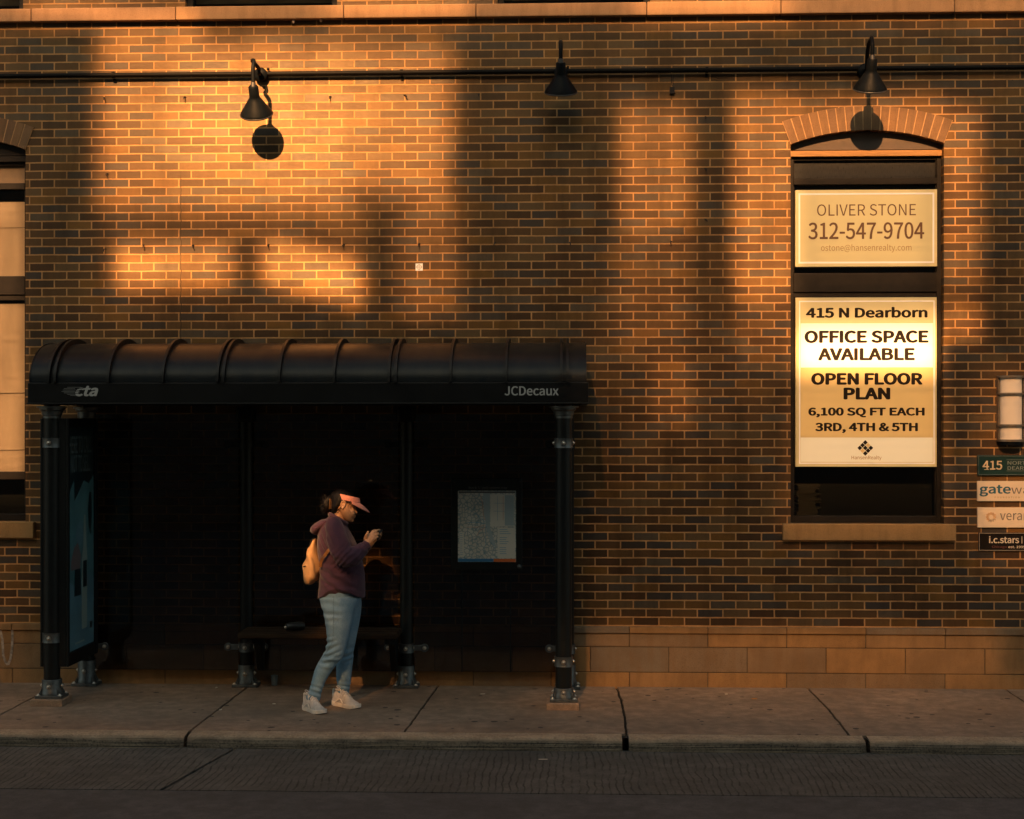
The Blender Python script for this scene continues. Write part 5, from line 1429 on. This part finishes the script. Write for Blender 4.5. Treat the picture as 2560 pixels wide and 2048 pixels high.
# visor: band and curved brim
mb = MB(); n_ = 48
cbm = (C5(735, 322) + C5(1078, 372)) / 2
def bandpt(t, up):
    """t = 0 at the forehead"""
    c_, s_ = math.cos(t), math.sin(t)
    x = 908 + 174 * c_; yb = 386 + 42 * c_; yt = 316 + 34 * c_ + 2
    f = .5 + .5 * c_
    ym = yb + (yt - yb) * up
    return C5(x - up * 10 * c_, ym + 6 * (1 - f) * (1 - up), .0905 * s_)
rs = []
for i in range(n_ + 1):
    t = R(-168) + R(336) * i / n_
    o_, ot = bandpt(t, 0), bandpt(t, 1)
    md = bandpt(t, .5); cdir = Vector((md.x - cbm.x, md.y - cbm.y, 0)).normalized()
    rs.append([o_, md + cdir * .0016, ot, ot - cdir * .004, o_ - cdir * .004])
mb.rings(rs); vis = mb.build("visor", M['visor'], pe, smooth=50)
mb = MB(); rows = []; nb, nt = 28, 8
for i in range(nb + 1):
    t = R(-72) + R(144) * i / nb; b0 = bandpt(t, .06); sh_ = abs(t) / R(72)
    ext = .094 * max(0.0, 1 - sh_ ** 2.4) + .004
    dv = Vector((.70, 0, -.66)).normalized()
    row = []
    for j in range(nt + 1):
        s_ = j / nt
        row.append(b0 + dv * ext * s_ + Vector((.10 * 0, 0, -.016 * sh_ ** 2 * s_ + .006 * math.sin(math.pi * s_))))
    rows.append(row)
vs, fs = [], []
for r_ in rows: vs += r_
for i in range(nb):
    for j in range(nt): fs.append((i*(nt+1)+j, (i+1)*(nt+1)+j, (i+1)*(nt+1)+j+1, i*(nt+1)+j+1))
mb.add(vs, fs); br = mb.build("brim", M['visor'], vis, smooth=60)
so = br.modifiers.new("thickness", 'SOLIDIFY'); so.thickness = .0035
mb = MB(); rs = []
for i in range(7):
    t = R(168) + R(24) * i / 6; a, b = bandpt(t, .15), bandpt(t, .8); rs.append([a, b, b + Vector((.004, 0, 0)), a + Vector((.004, 0, 0))])
mb.rings(rs); mb.build("visor_tab", M['lace'], vis)
# glasses
mb = MB()
for s_ in (-1, 1):
    mb.tube([C5(862, 402, s_ * .082), C5(930, 418, s_ * .080), C5(1000, 446, s_ * .068), C5(1022, 456, s_ * .055)], .0022, 6)
    rs = []
    for i in range(21):
        t = 2 * math.pi * i / 20; rs.append(C5(1030 + 8 * math.cos(t) * 0 - 22 * (0), 478, s_ * .033) + Vector((.004 - .006 * abs(math.cos(t)) * 0, .024 * math.cos(t), .018 * math.sin(t))))
    mb.tube(rs, .0017, 6)
mb.tube([C5(1030, 470, -.010), C5(1034, 466, 0), C5(1030, 470, .010)], .0016, 6)
mb.build("glasses", mat("black_acetate", (.006, .006, .006), .25), pe, smooth=60)

# phone, held in both hands
a_, b_ = CB(1418, 1236), CB(1484, 1000)
ph_c = (a_ + b_) / 2; up_ = (b_ - a_).normalized(); hl = (b_ - a_).length / 2; nr_ = Vector((-up_.z, 0, up_.x))
phn = thing("phone", "thin dark phone held sideways in both hands of the person", "phone", tuple(ph_c + Vector((0, -.025, 0))))
def slab3(mb, c, hu, hv, hn, r=.010, n=6):
    pts = []
    for (sx_, sy_, a0) in ((1, 1, 0), (-1, 1, 90), (-1, -1, 180), (1, -1, 270)):
        for k in range(n + 1):
            t = R(a0 + 90 * k / n); pts.append(c + up_ * (sx_ * (hu - r) + r * math.cos(t)) + Vector((0, 1, 0)) * (sy_ * (hv - r) + r * math.sin(t)) - nr_ * hn)
    mb.prism(pts, nr_ * 2 * hn)
mb = MB(); slab3(mb, ph_c + Vector((0, -.040, 0)), hl, .076, .0040); mb.build("phone_case", mat("dark_phone_case", (.012, .016, .022), .3), phn, bevel=.0012)
mb = MB(); slab3(mb, ph_c + Vector((0, -.040, 0)) + nr_ * .0044, hl - .003, .072, .0003, .007); mb.build("screen", mat("phone_glass", (.005, .006, .008), .08), phn)

# backpack
bp = thing("backpack", "small tan canvas backpack with brown strap worn on the person's back", "backpack", tuple(C5(430, 1530, 0)))
mb = MB()
loft(mb, C5, [(478, 892, 506, 892, 0, .070), (440, 945, 508, 945, 0, .105), (395, 1010, 512, 1010, 0, .125), (372, 1100, 520, 1100, 0, .135), (345, 1200, 545, 1200, 0, .142), (318, 1290, 556, 1290, 0, .145), (318, 1370, 552, 1360, 0, .142), (330, 1440, 525, 1420, 0, .130), (345, 1490, 490, 1470, 0, .11), (358, 1522, 440, 1500, 0, .075)], 36, .85, 5)
def pack_wr(p):
    q = p - C5(430, 1250)
    w = .0032 * noise.noise(p * 18)
    ax_ = q.x * .95 + q.z * .28
    w += .0085 * math.sin(ax_ * 120 + 2.0 * noise.noise(p * 7)) * (0.6 + .4 * noise.noise(p * 5))
    return w
bag = fuse(mb, "bag", M['canvas'], bp, .0050, 6, .5, pack_wr)
mb = MB()
pts = [C5(543, 1285, -.150), C5(552, 1215, -.165), C5(590, 1145, -.200), C5(640, 1075, -.212), C5(690, 1015, -.205)]
cs = [p[0] for p in resample([[p] for p in pts], 6)]
rs = []
for i, c_ in enumerate(cs):
    t = (cs[min(i+1, len(cs)-1)] - cs[max(i-1, 0)]).normalized(); w_ = Vector((-t.z, 0, t.x)).normalized() * .0115; n2 = Vector((0, -.003, 0))
    rs.append([c_ - w_, c_ + w_, c_ + w_ + n2, c_ - w_ + n2])
mb.rings(rs); st = mb.build("strap", M['leather'], bp, bevel=.001)
mb = MB(); c_ = C5(600, 1128, -.206); mb.tube([c_ + Vector(v) for v in ((-.016, 0, -.010), (.006, 0, .014), (.018, 0, .002), (-.004, 0, -.022), (-.016, 0, -.010))], .0022, 6); mb.build("buckle", M['bronze'], st)
mb = MB()
for s_ in (-1,):
    mb.tube([p[0] for p in resample([[a] for a in (C5(498, 895, -.05), C5(455, 898, -.085), C5(418, 925, -.09), C5(398, 985, -.09), C5(366, 1100, -.06), C5(330, 1225, -.05), C5(302, 1285, -.07), C5(300, 1370, -.06), C5(318, 1450, -.05))], 6)], .0042, 8)
    mb.tube([p[0] for p in resample([[a] for a in (C5(302, 1290, -.07), C5(322, 1276, -.12), C5(345, 1270, -.145))], 6)], .0045, 8)
mb.build("drawcord", M['blackpaint'], bp, smooth=60)
